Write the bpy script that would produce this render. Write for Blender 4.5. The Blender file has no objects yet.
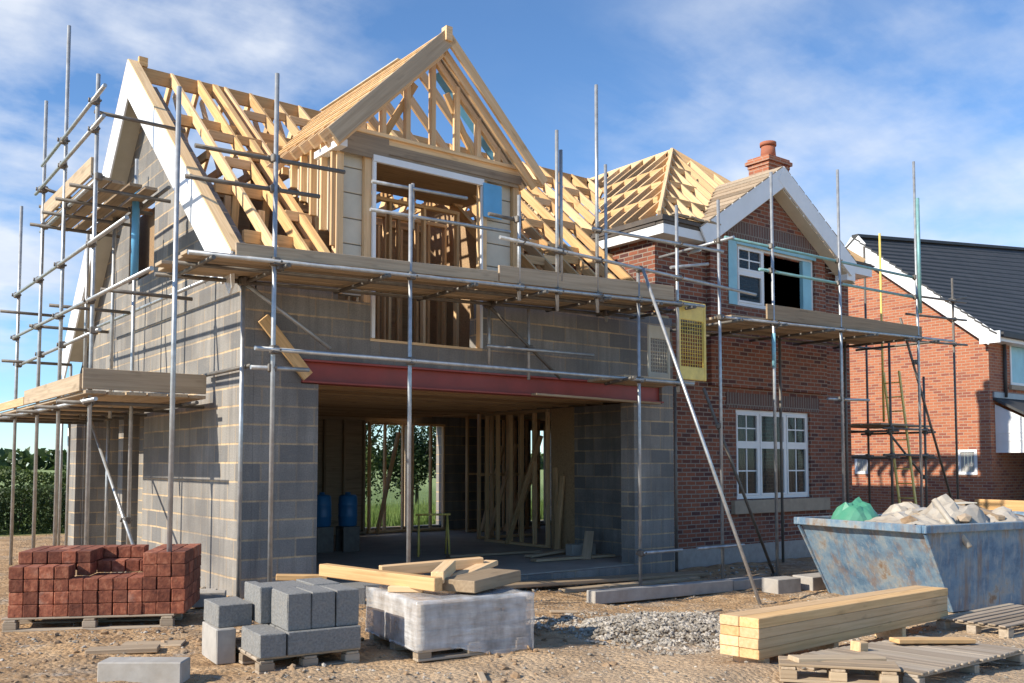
import bpy, bmesh, math, random
from mathutils import Vector, Matrix, noise, geometry
random.seed(7)
R = random.random
def U(a, b): return a + (b - a) * R()
scene = bpy.context.scene
col = scene.collection
I4 = Matrix.Identity(4)
WM = {}

# ------------------------------------------------------------------ materials
def new_mat(name):
    m = bpy.data.materials.new(name); m.use_nodes = True
    nt = m.node_tree
    return m, nt, nt.nodes['Principled BSDF']
def N(nt, t, **kw):
    n = nt.nodes.new(t)
    for k, v in kw.items():
        if k.startswith('i_'):
            n.inputs[k[2:].replace('_', ' ')].default_value = v
        else: setattr(n, k, v)
    return n
def L(nt, a, b): nt.links.new(a, b)
def ramp(nt, fac, stops):
    r = nt.nodes.new('ShaderNodeValToRGB')
    e = r.color_ramp.elements
    while len(e) < len(stops): e.new(0.5)
    for x, (p, c) in zip(e, stops):
        x.position = p; x.color = (*c, 1) if len(c) == 3 else c
    L(nt, fac, r.inputs[0]); return r.outputs[0]
def mixc(nt, fac, a, b, mode='MIX'):
    m = nt.nodes.new('ShaderNodeMix'); m.data_type = 'RGBA'; m.blend_type = mode
    for sock, v in ((m.inputs[0], fac), (m.inputs[6], a), (m.inputs[7], b)):
        if isinstance(v, (int, float)): sock.default_value = v
        elif isinstance(v, tuple): sock.default_value = (*v, 1)
        else: L(nt, v, sock)
    return m.outputs[2]
def tex(nt, coord, scale=(1, 1, 1), detail=4, rough=.6, s=1.0):
    mp = N(nt, 'ShaderNodeMapping'); mp.inputs['Scale'].default_value = scale
    L(nt, coord, mp.inputs[0])
    n = N(nt, 'ShaderNodeTexNoise'); n.inputs['Scale'].default_value = s
    n.inputs['Detail'].default_value = detail; n.inputs['Roughness'].default_value = rough
    L(nt, mp.outputs[0], n.inputs['Vector'])
    return n.outputs[0]
def bump(nt, p, h, strength=.4, dist=.01):
    b = N(nt, 'ShaderNodeBump'); b.inputs['Strength'].default_value = strength; b.inputs['Distance'].default_value = dist
    L(nt, h, b.inputs['Height']); L(nt, b.outputs[0], p.inputs['Normal'])
def objco(nt): return N(nt, 'ShaderNodeTexCoord').outputs['Object']
def rnd(nt): return N(nt, 'ShaderNodeObjectInfo').outputs['Random']
def math_(nt, op, a, b=None):
    m = nt.nodes.new('ShaderNodeMath'); m.operation = op
    for s, v in zip(m.inputs, (a, b)):
        if v is None: continue
        if isinstance(v, (int, float)): s.default_value = v
        else: L(nt, v, s)
    return m.outputs[0]

def masonry(name, c1, c2, mortar, bw, rh, ms, stain, bstr=.5, squash=None, streak=.35, rough=.9, dark=None, perp=.0):
    m, nt, p = new_mat(name)
    co = objco(nt)
    sp = N(nt, 'ShaderNodeSeparateXYZ'); L(nt, co, sp.inputs[0])
    u = math_(nt, 'ADD', sp.outputs[0], sp.outputs[1])
    # slight wander of the courses
    wob = tex(nt, co, s=1.7, detail=2)
    v = math_(nt, 'ADD', sp.outputs[2], math_(nt, 'MULTIPLY', math_(nt, 'SUBTRACT', wob, .5), .02))
    cb = N(nt, 'ShaderNodeCombineXYZ'); L(nt, u, cb.inputs[0]); L(nt, v, cb.inputs[1])
    b = N(nt, 'ShaderNodeTexBrick'); L(nt, cb.outputs[0], b.inputs['Vector'])
    b.inputs['Color1'].default_value = (*c1, 1); b.inputs['Color2'].default_value = (*c2, 1)
    b.inputs['Mortar'].default_value = (*mortar, 1)
    b.inputs['Scale'].default_value = 1; b.inputs['Mortar Size'].default_value = ms
    b.inputs['Mortar Smooth'].default_value = .25; b.inputs['Bias'].default_value = 0
    b.inputs['Brick Width'].default_value = bw; b.inputs['Row Height'].default_value = rh
    fv = math_(nt, 'FRACT', math_(nt, 'DIVIDE', v, rh))
    hm = math_(nt, 'GREATER_THAN', math_(nt, 'ABSOLUTE', math_(nt, 'SUBTRACT', fv, .5)), .5 - ms * 1.15 / rh)
    pp = math_(nt, 'MULTIPLY', math_(nt, 'MULTIPLY', b.outputs['Fac'], math_(nt, 'SUBTRACT', 1.0, hm)), perp)
    c = mixc(nt, pp, b.outputs['Color'], c2)
    if dark:
        # some single units of another tone: white noise per brick cell
        b2 = N(nt, 'ShaderNodeTexBrick'); L(nt, cb.outputs[0], b2.inputs['Vector'])
        b2.inputs['Color1'].default_value = (0, 0, 0, 1); b2.inputs['Color2'].default_value = (1, 1, 1, 1); b2.inputs['Mortar'].default_value = (0, 0, 0, 1)
        b2.inputs['Scale'].default_value = 1; b2.inputs['Mortar Size'].default_value = 0
        b2.inputs['Brick Width'].default_value = bw; b2.inputs['Row Height'].default_value = rh
        f = ramp(nt, b2.outputs['Color'], [(.0, (0, 0, 0)), (.72, (0, 0, 0)), (.8, (1, 1, 1))])
        f = math_(nt, 'MULTIPLY', f, math_(nt, 'SUBTRACT', 1.0, b.outputs['Fac']))
        c = mixc(nt, f, c, dark)
    if perp:
        sme = tex(nt, co, scale=(1, 1, 2.2), s=3.1, detail=7, rough=.75)
        c = mixc(nt, math_(nt, 'MULTIPLY', ramp(nt, sme, [(.54, (0, 0, 0)), (.68, (1, 1, 1))]), .38), c, (.36, .30, .225))
    big = tex(nt, co, s=.9, detail=5)
    c = mixc(nt, math_(nt, 'MULTIPLY', ramp(nt, big, [(.42, (0, 0, 0)), (.7, (1, 1, 1))]), streak), c, stain)
    st = tex(nt, co, scale=(9, 9, .6), s=1, detail=3)
    c = mixc(nt, math_(nt, 'MULTIPLY', ramp(nt, st, [(.45, (0, 0, 0)), (.75, (1, 1, 1))]), streak * .8), c, stain, 'MIX')
    fine = tex(nt, co, s=60, detail=3)
    c = mixc(nt, .35, c, mixc(nt, 1.0, c, ramp(nt, fine, [(.3, (.45, .45, .45)), (.7, (1.5, 1.5, 1.5))]), 'MULTIPLY'))
    L(nt, c, p.inputs['Base Color']); p.inputs['Roughness'].default_value = rough
    h = math_(nt, 'SUBTRACT', math_(nt, 'MULTIPLY', fine, .25), b.outputs['Fac'])
    bump(nt, p, h, bstr, .012)
    return m

def timber(name, c1, c2, grey=0.0, rough=.75, knots=True):
    m, nt, p = new_mat(name)
    co = objco(nt); r = rnd(nt)
    off = N(nt, 'ShaderNodeCombineXYZ'); L(nt, math_(nt, 'MULTIPLY', r, 37.0), off.inputs[0]); L(nt, math_(nt, 'MULTIPLY', r, 11.0), off.inputs[1])
    va = N(nt, 'ShaderNodeVectorMath'); va.operation = 'ADD'; L(nt, co, va.inputs[0]); L(nt, off.outputs[0], va.inputs[1])
    g = tex(nt, va.outputs[0], scale=(1.2, 38, 38), s=1, detail=4)
    c = ramp(nt, g, [(.28, c2), (.62, c1)])
    k = tex(nt, va.outputs[0], scale=(2.2, 9, 9), s=1, detail=2)
    c = mixc(nt, math_(nt, 'MULTIPLY', ramp(nt, k, [(.62, (0, 0, 0)), (.74, (1, 1, 1))]), .55), c, tuple(x * .55 for x in c2))
    dirt = tex(nt, va.outputs[0], scale=(1, 2, 2), s=1.6, detail=4)
    c = mixc(nt, math_(nt, 'MULTIPLY', ramp(nt, dirt, [(.4, (0, 0, 0)), (.75, (1, 1, 1))]), .10 + grey), c, (.30, .24, .18))
    c = mixc(nt, 1.0, c, ramp(nt, r, [(0, (.70, .66, .60)), (.4, (.98, .95, .92)), (.7, (1.06, 1.07, 1.08)), (1, (1.14, 1.12, 1.05))]), 'MULTIPLY')
    L(nt, c, p.inputs['Base Color']); p.inputs['Roughness'].default_value = rough
    bump(nt, p, g, .25, .004)
    return m

def plain(name, c, rough=.6, metal=0.0, var=.25, s=6, dirt=(.2, .17, .13), dirt_amt=.25, bs=.15):
    m, nt, p = new_mat(name)
    co = objco(nt)
    n = tex(nt, co, s=s, detail=5)
    cc = mixc(nt, 1.0, c, ramp(nt, n, [(.25, (1 - var,) * 3), (.75, (1 + var * .6,) * 3)]), 'MULTIPLY')
    d = tex(nt, co, s=s * .35, detail=6, rough=.7)
    cc = mixc(nt, math_(nt, 'MULTIPLY', ramp(nt, d, [(.48, (0, 0, 0)), (.72, (1, 1, 1))]), dirt_amt), cc, dirt)
    L(nt, cc, p.inputs['Base Color']); p.inputs['Roughness'].default_value = rough; p.inputs['Metallic'].default_value = metal
    bump(nt, p, n, bs, .01)
    return m

M = {}
M['block'] = masonry('block_masonry', (.31, .287, .255), (.24, .223, .20), (.58, .42, .25), .45, .225, .013, (.15, .14, .13), .5, streak=.9, dark=(.185, .178, .168), perp=.6)
M['brick'] = masonry('red_brick', (.29, .092, .046), (.18, .057, .033), (.30, .25, .20), .225, .075, .010, (.15, .075, .055), .6, dark=(.10, .035, .03))
M['brick_orange'] = masonry('orange_brick', (.45, .155, .073), (.345, .108, .053), (.42, .31, .22), .225, .075, .009, (.30, .13, .08), .5, streak=.2, dark=(.27, .08, .05))
M['soldier'] = masonry('soldier_course', (.17, .09, .075), (.12, .07, .06), (.25, .23, .2), .075, .24, .010, (.1, .08, .07), .5)
M['pine'] = timber('fresh_pine', (.80, .555, .315), (.63, .405, .195))
M['pine_gold'] = timber('golden_pine', (.72, .46, .215), (.53, .305, .12))
M['pine_old'] = timber('weathered_timber', (.40, .31, .21), (.25, .185, .125), .3)
M['plank'] = timber('scaffold_board_wood', (.47, .36, .24), (.33, .24, .15), .15)
M['pallet'] = timber('pallet_wood', (.42, .345, .26), (.27, .21, .15), .25)
M['osb'] = timber('sheathing_wood', (.42, .28, .155), (.29, .185, .10), .05)
M['steel'] = plain('galvanised_tube', (.47, .48, .48), .42, .55, .3, 9, (.16, .11, .07), .35)
M['steel_dark'] = plain('dark_rusty_tube', (.17, .155, .135), .6, .4, .3, 9, (.12, .07, .04), .5)
M['steel_teal'] = plain('teal_painted_tube', (.20, .40, .40), .5, .2, .3, 7, (.30, .30, .28), .4)
M['coupler'] = plain('coupler_steel', (.20, .185, .165), .6, .6, .3, 20, (.14, .07, .03), .5)
M['white'] = plain('white_paint', (.80, .80, .79), .45, 0, .06, 3, (.55, .50, .42), .18, .04)
M['cream'] = plain('cream_board', (.62, .57, .46), .7, 0, .12, 3, (.40, .33, .22), .3)
M['red_steel'] = plain('red_primer', (.33, .06, .045), .5, .1, .2, 3, (.16, .06, .045), .4)
M['yellow'] = plain('yellow_paint', (.80, .60, .15), .5, 0, .2, 6, (.35, .25, .1), .35)
M['blue_film'] = plain('blue_film', (.12, .38, .62), .35, 0, .15, 4, (.3, .45, .55), .3)
M['pale_blue'] = plain('pale_blue_film', (.26, .52, .60), .4, 0, .12, 4, (.45, .55, .55), .35)
M['membrane'] = plain('grey_membrane', (.40, .385, .36), .7, 0, .12, 3, (.30, .26, .2), .35)
M['dark_felt'] = plain('dark_felt', (.10, .085, .075), .85, 0, .3, 5, (.22, .17, .12), .4)
M['concrete'] = plain('concrete', (.40, .37, .33), .9, 0, .18, 9, (.27, .22, .16), .4, .35)
M['concrete_dark'] = plain('grey_block', (.225, .220, .208), .92, 0, .38, 55, (.33, .28, .21), .3, .7)
M['stone_sill'] = plain('sill_stone', (.40, .31, .22), .85, 0, .15, 8, (.22, .17, .13), .35, .2)
M['clay'] = plain('terracotta', (.40, .13, .065), .8, 0, .2, 6, (.2, .09, .06), .3)
M['tile'] = plain('roof_tile', (.052, .051, .050), .65, 0, .25, 3, (.10, .095, .09), .2, .1)
M['lead'] = plain('lead_flashing', (.30, .33, .35), .5, .3, .15, 3)
M['blue_plastic'] = plain('blue_plastic', (.025, .15, .33), .4, 0, .15, 4, (.08, .12, .16), .3)
M['green_sheet'] = plain('green_sheet', (.07, .27, .17), .4, 0, .2, 4, (.3, .4, .3), .25)
M['white_sheet'] = plain('white_sheet', (.44, .39, .32), .55, 0, .25, 5, (.24, .17, .11), .8)
M['soil'] = plain('rubble_soil', (.30, .195, .11), .95, 0, .35, 14, (.40, .35, .28), .4, .6)
M['bark'] = plain('bark', (.10, .075, .05), .9)
M['slab'] = plain('floor_concrete', (.38, .34, .28), .85, 0, .2, 2, (.18, .14, .10), .5)
# loose bricks, tinted one by one
def brick_mat():
    m, nt, p = new_mat('loose_brick'); co = objco(nt); r = rnd(nt)
    va = N(nt, 'ShaderNodeVectorMath'); va.operation = 'ADD'; L(nt, co, va.inputs[0])
    cb = N(nt, 'ShaderNodeCombineXYZ'); L(nt, math_(nt, 'MULTIPLY', r, 50.0), cb.inputs[0]); L(nt, cb.outputs[0], va.inputs[1])
    n = tex(nt, va.outputs[0], s=16, detail=5)
    c = ramp(nt, n, [(.3, (.15, .042, .024)), (.52, (.27, .082, .042)), (.72, (.40, .16, .09))])
    c = mixc(nt, 1.0, c, ramp(nt, r, [(0, (.52, .48, .48)), (.45, (.9, .9, .9)), (.8, (1.15, 1.12, 1.08)), (1, (1.3, 1.38, 1.45))]), 'MULTIPLY')
    pale = tex(nt, va.outputs[0], s=5, detail=4)
    pf = math_(nt, 'MULTIPLY', ramp(nt, pale, [(.55, (0, 0, 0)), (.72, (1, 1, 1))]), ramp(nt, r, [(.6, (.05, .05, .05)), (.95, (.6, .6, .6))]))
    c = mixc(nt, pf, c, (.38, .28, .22))
    L(nt, c, p.inputs['Base Color']); p.inputs['Roughness'].default_value = .9
    bump(nt, p, tex(nt, va.outputs[0], s=40, detail=4), .6, .01); return m
M['loose_brick'] = brick_mat()
def skip_mat():
    m, nt, p = new_mat('rusty_blue_paint'); co = objco(nt)
    n = tex(nt, co, s=2.2, detail=8, rough=.72)
    c = ramp(nt, n, [(.30, (.045, .10, .17)), (.43, (.10, .18, .27)), (.52, (.17, .25, .32)), (.60, (.27, .29, .29)), (.655, (.22, .16, .11)), (.74, (.16, .085, .05))])
    st = tex(nt, co, scale=(5, 5, .7), s=1.3, detail=6, rough=.7)
    c = mixc(nt, math_(nt, 'MULTIPLY', ramp(nt, st, [(.49, (0, 0, 0)), (.64, (1, 1, 1))]), .7), c, (.21, .13, .08))
    dz = tex(nt, co, scale=(9, 9, 1.5), s=2.3, detail=6, rough=.7)
    c = mixc(nt, math_(nt, 'MULTIPLY', ramp(nt, dz, [(.54, (0, 0, 0)), (.66, (1, 1, 1))]), .45), c, (.40, .39, .36))
    L(nt, c, p.inputs['Base Color']); p.inputs['Roughness'].default_value = .6; bump(nt, p, n, .3, .02); return m
M['skip'] = skip_mat()
def film_mat():
    m, nt, p = new_mat('shrink_film'); co = objco(nt)
    n = tex(nt, co, scale=(3, 3, 9), s=2, detail=5)
    L(nt, ramp(nt, n, [(.3, (.52, .50, .48)), (.7, (.82, .82, .82))]), p.inputs['Base Color'])
    p.inputs['Roughness'].default_value = .2
    L(nt, ramp(nt, tex(nt, co, scale=(5, 5, 2), s=1.5, detail=3), [(.35, (.38, .38, .38)), (.7, (.74, .74, .74))]), p.inputs['Alpha'])
    bump(nt, p, tex(nt, co, scale=(2, 2, 22), s=1.2, detail=4), .5, .02); return m
M['film'] = film_mat()
def glass_mat():
    m, nt, p = new_mat('window_glass')
    p.inputs['Base Color'].default_value = (.05, .055, .055, 1); p.inputs['Roughness'].default_value = .06
    p.inputs['Alpha'].default_value = .4; p.inputs['Specular IOR Level'].default_value = .4; return m
M['glass'] = glass_mat()
def leaf_mat(name, a, b, c3):
    m, nt, p = new_mat(name); co = objco(nt)
    n = tex(nt, co, s=1.1, detail=4); n2 = tex(nt, co, s=14, detail=2)
    c = ramp(nt, math_(nt, 'ADD', math_(nt, 'MULTIPLY', n, .6), math_(nt, 'MULTIPLY', n2, .4)), [(.35, a), (.52, b), (.68, c3)])
    L(nt, c, p.inputs['Base Color']); p.inputs['Roughness'].default_value = .6
    tr = N(nt, 'ShaderNodeBsdfTranslucent'); L(nt, c, tr.inputs[0])
    mx = N(nt, 'ShaderNodeMixShader'); mx.inputs[0].default_value = .3
    out = nt.nodes['Material Output']; L(nt, p.outputs[0], mx.inputs[1]); L(nt, tr.outputs[0], mx.inputs[2]); L(nt, mx.outputs[0], out.inputs[0])
    return m
M['leaf'] = leaf_mat('leaves', (.035, .06, .012), (.085, .13, .025), (.19, .21, .055))
M['leaf_dark'] = leaf_mat('dark_leaves', (.025, .045, .012), (.055, .09, .022), (.11, .15, .04))
M['grass'] = leaf_mat('grass_blades', (.09, .15, .03), (.16, .24, .05), (.26, .32, .09))

def stone_mat():
    m, nt, p = new_mat('gravel_stone'); co = objco(nt)
    v = N(nt, 'ShaderNodeTexVoronoi'); v.inputs['Scale'].default_value = 16; L(nt, co, v.inputs['Vector'])
    sp = N(nt, 'ShaderNodeSeparateColor'); L(nt, v.outputs['Color'], sp.inputs[0])
    c = ramp(nt, sp.outputs[0], [(0, (.17, .14, .105)), (.5, (.33, .29, .235)), (1, (.50, .45, .38))])
    n = tex(nt, co, s=60, detail=3)
    c = mixc(nt, .3, c, mixc(nt, 1, c, ramp(nt, n, [(.3, (.5, .5, .5)), (.7, (1.4, 1.4, 1.4))]), 'MULTIPLY'))
    L(nt, c, p.inputs['Base Color']); p.inputs['Roughness'].default_value = .9; return m
M['stone'] = stone_mat()

def ground_mat():
    m, nt, p = new_mat('site_ground'); co = objco(nt)
    sp = N(nt, 'ShaderNodeSeparateXYZ'); L(nt, co, sp.inputs[0])
    big = tex(nt, co, s=.55, detail=6, rough=.65)
    mid = tex(nt, co, s=3.5, detail=6, rough=.7)
    fine = tex(nt, co, s=34, detail=7, rough=.8)
    dirt = ramp(nt, mid, [(.3, (.24, .14, .065)), (.5, (.45, .285, .145)), (.7, (.62, .44, .26))])
    v = N(nt, 'ShaderNodeTexVoronoi'); v.inputs['Scale'].default_value = 24; v.inputs['Randomness'].default_value = 1; L(nt, co, v.inputs['Vector'])
    sc = N(nt, 'ShaderNodeSeparateColor'); L(nt, v.outputs['Color'], sc.inputs[0])
    grav = ramp(nt, sc.outputs[0], [(0, (.20, .175, .14)), (.5, (.40, .35, .285)), (1, (.58, .52, .43))])
    gm = ramp(nt, big, [(.52, (0, 0, 0)), (.66, (1, 1, 1))])
    c = mixc(nt, math_(nt, 'MULTIPLY', gm, .75), dirt, grav)
    # compacted pale track in front (small y), darker soil strip close to the walls
    front = N(nt, 'ShaderNodeMapRange'); front.inputs['From Min'].default_value = -3.6; front.inputs['From Max'].default_value = -4.9
    L(nt, math_(nt, 'ADD', sp.outputs[1], math_(nt, 'MULTIPLY', math_(nt, 'SUBTRACT', big, .5), 2.5)), front.inputs[0])
    pale = ramp(nt, fine, [(.3, (.46, .33, .20)), (.7, (.70, .535, .36))])
    c = mixc(nt, math_(nt, 'MULTIPLY', front.outputs[0], .75), c, pale)
    pat = tex(nt, co, s=1.3, detail=5, rough=.6)
    c = mixc(nt, 1.0, c, ramp(nt, pat, [(.3, (.70, .66, .62)), (.5, (1.0, .98, .96)), (.7, (1.2, 1.18, 1.15))]), 'MULTIPLY')
    spill = tex(nt, co, s=2.1, detail=6, rough=.7)
    c = mixc(nt, math_(nt, 'MULTIPLY', ramp(nt, spill, [(.60, (0, 0, 0)), (.68, (1, 1, 1))]), .5), c, (.52, .48, .42))
    c = mixc(nt, .38, c, mixc(nt, 1, c, ramp(nt, fine, [(.3, (.5, .5, .5)), (.7, (1.4, 1.4, 1.4))]), 'MULTIPLY'))
    # grass and field beyond the site
    far = N(nt, 'ShaderNodeMapRange'); far.inputs['From Min'].default_value = 12.6; far.inputs['From Max'].default_value = 13.3
    L(nt, math_(nt, 'ADD', sp.outputs[1], math_(nt, 'MULTIPLY', mid, .8)), far.inputs[0])
    gr = ramp(nt, mid, [(.3, (.07, .115, .022)), (.7, (.19, .25, .06))])
    field = N(nt, 'ShaderNodeMapRange'); field.inputs['From Min'].default_value = 40; field.inputs['From Max'].default_value = 60; L(nt, sp.outputs[1], field.inputs[0])
    gr = mixc(nt, field.outputs[0], gr, (.24, .30, .10))
    c = mixc(nt, far.outputs[0], c, gr)
    L(nt, c, p.inputs['Base Color']); p.inputs['Roughness'].default_value = .95
    h = math_(nt, 'ADD', math_(nt, 'MULTIPLY', fine, .6), math_(nt, 'MULTIPLY', v.outputs['Distance'], -.8))
    bump(nt, p, h, 1.0, .035)
    return m
M['ground'] = ground_mat()

# ------------------------------------------------------------------ helpers
def link(name, mesh, mat, parent=None, mtx=I4):
    o = bpy.data.objects.new(name, mesh); col.objects.link(o)
    if mesh and mat is not None and not mesh.materials:
        mesh.materials.append(M[mat] if isinstance(mat, str) else mat)
    WM[o] = mtx.copy()
    if parent is not None:
        o.parent = parent; o.matrix_basis = WM[parent].inverted() @ mtx
    else: o.matrix_basis = mtx
    return o
def empty(name, label, cat, loc=(0, 0, 0), rz=0, group=None):
    o = bpy.data.objects.new(name, None); col.objects.link(o); o.empty_display_size = .3
    m = Matrix.Translation(loc) @ Matrix.Rotation(rz, 4, 'Z'); o.matrix_basis = m; WM[o] = m
    return tag(o, label, cat, group)
def tag(o, label, cat, group=None):
    o['label'] = label; o['category'] = cat
    if group: o['group'] = group
    return o
def kind(o, k): o['kind'] = k; return o
def mesh_of(bm, name, smooth=False):
    me = bpy.data.meshes.new(name)
    bmesh.ops.recalc_face_normals(bm, faces=bm.faces)
    bm.to_mesh(me); bm.free()
    if smooth:
        for p in me.polygons: p.use_smooth = True
    return me
def frame_mtx(p, q, up=(0, 0, 1)):
    p = Vector(p); q = Vector(q); x = (q - p).normalized(); up = Vector(up)
    if abs(x.dot(up)) > .98: up = Vector((1, 0, 0)) if abs(x.x) < .9 else Vector((0, 1, 0))
    y = up.cross(x).normalized(); z = x.cross(y)
    m = Matrix((x, y, z)).transposed().to_4x4(); m.translation = p
    return m
def box_bm(bm, x0, x1, y0, y1, z0, z1, bev=0, mtx=None):
    r = bmesh.ops.create_cube(bm, size=1)
    for v in r['verts']:
        v.co = Vector(((x0 + x1) / 2 + v.co.x * (x1 - x0), (y0 + y1) / 2 + v.co.y * (y1 - y0), (z0 + z1) / 2 + v.co.z * (z1 - z0)))
    vs = r['verts']
    if bev > 0:
        es = list({e for v in vs for e in v.link_edges})
        g = bmesh.ops.bevel(bm, geom=es, offset=bev, segments=1, affect='EDGES', profile=.5)
        vs = list({v for f in g['faces'] for v in f.verts} | set(v for v in vs if v.is_valid))
    if mtx is not None:
        for v in vs: v.co = mtx @ v.co
    return vs
def boxes(name, lst, mat, parent=None, bev=0, mtx=I4):
    bm = bmesh.new()
    for b in lst: box_bm(bm, *b, bev=bev)
    return link(name, mesh_of(bm, name), mat, parent, mtx)
def box(name, b, mat, parent=None, bev=.003, mtx=I4): return boxes(name, [b], mat, parent, bev, mtx)
def beam(name, p, q, w, h, mat, parent=None, up=(0, 0, 1), bev=.004, top=False):
    """bar of section w x h between p and q; top: p-q is its upper edge line"""
    ln = (Vector(q) - Vector(p)).length
    bm = bmesh.new()
    box_bm(bm, 0, ln, -w / 2, w / 2, *((-h, 0) if top else (-h / 2, h / 2)), bev=bev)
    return link(name, mesh_of(bm, name), mat, parent, frame_mtx(p, q, up))
def tube_bm(bm, p, q, r, seg=10, r2=None):
    m = frame_mtx(p, q); ln = (Vector(q) - Vector(p)).length; r2 = r if r2 is None else r2
    a = [bm.verts.new(m @ Vector((0, r * math.cos(t), r * math.sin(t)))) for t in [2 * math.pi * i / seg for i in range(seg)]]
    b = [bm.verts.new(m @ Vector((ln, r2 * math.cos(t), r2 * math.sin(t)))) for t in [2 * math.pi * i / seg for i in range(seg)]]
    for i in range(seg):
        f = bm.faces.new((a[i], a[(i + 1) % seg], b[(i + 1) % seg], b[i])); f.smooth = True
    bm.faces.new(a[::-1]); bm.faces.new(b)
def tube(name, p, q, r, mat, parent=None, seg=10):
    ln = (Vector(q) - Vector(p)).length
    bm = bmesh.new(); tube_bm(bm, (0, 0, 0), (ln, 0, 0), r, seg)
    return link(name, mesh_of(bm, name), mat, parent, frame_mtx(p, q))
def prism(name, poly, holes, axis, a, b, mat, parent=None):
    """flat wall: poly/holes in (u,z); axis 'y' -> u is x and the wall spans y a..b ; axis 'x' -> u is y"""
    def P(u, z, d): return (u, d, z) if axis == 'y' else (d, u, z)
    loops = [poly] + holes
    flat = [pt for lp in loops for pt in lp]
    tris = geometry.tessellate_polygon([[Vector((u, z, 0)) for u, z in lp] for lp in loops])
    bm = bmesh.new()
    va = [bm.verts.new(P(u, z, a)) for u, z in flat]; vb = [bm.verts.new(P(u, z, b)) for u, z in flat]
    for t in tris:
        bm.faces.new([va[i] for i in t]); bm.faces.new([vb[i] for i in reversed(t)])
    k = 0
    for lp in loops:
        n = len(lp)
        for i in range(n):
            bm.faces.new((va[k + i], va[k + (i + 1) % n], vb[k + (i + 1) % n], vb[k + i]))
        k += n
    return link(name, mesh_of(bm, name), mat, parent)
def rect(u0, u1, z0, z1): return [(u0, z0), (u1, z0), (u1, z1), (u0, z1)]
def slab(name, pts, th, mat, parent=None):
    """sheet through pts (planar polygon), given thickness downwards along its normal"""
    pts = [Vector(p) for p in pts]; n = (pts[1] - pts[0]).cross(pts[2] - pts[0]).normalized()
    if n.z < 0: n = -n
    bm = bmesh.new(); a = [bm.verts.new(p) for p in pts]; b = [bm.verts.new(p - n * th) for p in pts]
    bm.faces.new(a); bm.faces.new(b[::-1])
    for i in range(len(pts)): bm.faces.new((a[i], a[(i + 1) % len(pts)], b[(i + 1) % len(pts)], b[i]))
    return link(name, mesh_of(bm, name), mat, parent)
def sm(a, b, x):
    t = min(1, max(0, (x - a) / (b - a))); return t * t * (3 - 2 * t)
def gbase(x, y): return -.2 * sm(1, 5, x)
def gz(x, y):
    z = gbase(x, y)
    if y > 12 or x < -14 or x > 32: return z
    amp = .035
    z += amp * noise.fractal(Vector((x * .8, y * .8, 0)), 1.0, 2.0, 3)
    z += .016 * noise.fractal(Vector((x * 4.2, y * 4.2, 3)), .9, 2.0, 3)
    z += -.03 * math.exp(-((y + 5.0 + .05 * x) / .17) ** 2) * sm(-3, -1.5, x) * sm(1.6, .6, x) - .03 * math.exp(-((y + 6.2 + .05 * x) / .17) ** 2) + .018 * math.exp(-((y + 5.9 + .05 * x) / .12) ** 2)
    # churned soil at the left front
    z += .02 * abs(noise.noise(Vector((x * 8.5, y * 8.5, 13))))
    z += .07 * max(0, noise.noise(Vector((x * 2.1, y * 2.1, 9)))) * sm(-1.2, -2.4, y) * sm(.5, -1.5, x)
    return z

# ------------------------------------------------------------------ camera, light, sky
cam = bpy.data.cameras.new('camera'); co_ = bpy.data.objects.new('camera', cam); col.objects.link(co_)
yaw, pitch = math.radians(52.40665), math.radians(3.30114)
co_.location = (-4.1552, -10.5246, 1.55)
co_.rotation_euler = (math.pi / 2 + pitch, 0, yaw - math.pi / 2)
cam.sensor_width = 36; cam.lens = 936.205 / 1024 * 36; cam.shift_y = 69.5 / 1024
cam.clip_end = 3000; cam.clip_start = .1
scene.camera = co_

to_sun = Vector((-1, .13, .645)).normalized()
sl = bpy.data.lights.new('sun', 'SUN'); sl.energy = 4.7; sl.angle = math.radians(.53); sl.color = (1, .92, .79)
so = bpy.data.objects.new('sun', sl); col.objects.link(so)
so.rotation_euler = to_sun.to_track_quat('Z', 'Y').to_euler(); so.location = (-20, 3, 20)
w = bpy.data.worlds.new('World'); scene.world = w; w.use_nodes = True
nt = w.node_tree; bg = nt.nodes['Background']
sky = N(nt, 'ShaderNodeTexSky'); sky.sky_type = 'NISHITA'; sky.sun_disc = False
sky.sun_elevation = math.asin(to_sun.z); sky.sun_rotation = math.atan2(to_sun.x, to_sun.y)
sky.air_density = .9; sky.dust_density = .05; sky.ozone_density = 3.0
tc = N(nt, 'ShaderNodeTexCoord')
sp = N(nt, 'ShaderNodeSeparateXYZ'); L(nt, tc.outputs['Generated'], sp.inputs[0])
den = math_(nt, 'ADD', math_(nt, 'MAXIMUM', sp.outputs[2], 0.0), .22)
cb = N(nt, 'ShaderNodeCombineXYZ'); L(nt, math_(nt, 'DIVIDE', sp.outputs[0], den), cb.inputs[0]); L(nt, math_(nt, 'DIVIDE', sp.outputs[1], den), cb.inputs[1])
cl1 = tex(nt, cb.outputs[0], scale=(1.0, 1.0, 1), s=1.15, detail=9, rough=.56)
cl2 = tex(nt, cb.outputs[0], scale=(.8, 2.6, 1), s=1.3, detail=6, rough=.6)
f1 = ramp(nt, cl1, [(.41, (0, 0, 0)), (.56, (1, 1, 1))])
f2 = ramp(nt, cl2, [(.46, (0, 0, 0)), (.76, (.5, .5, .5))])
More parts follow.
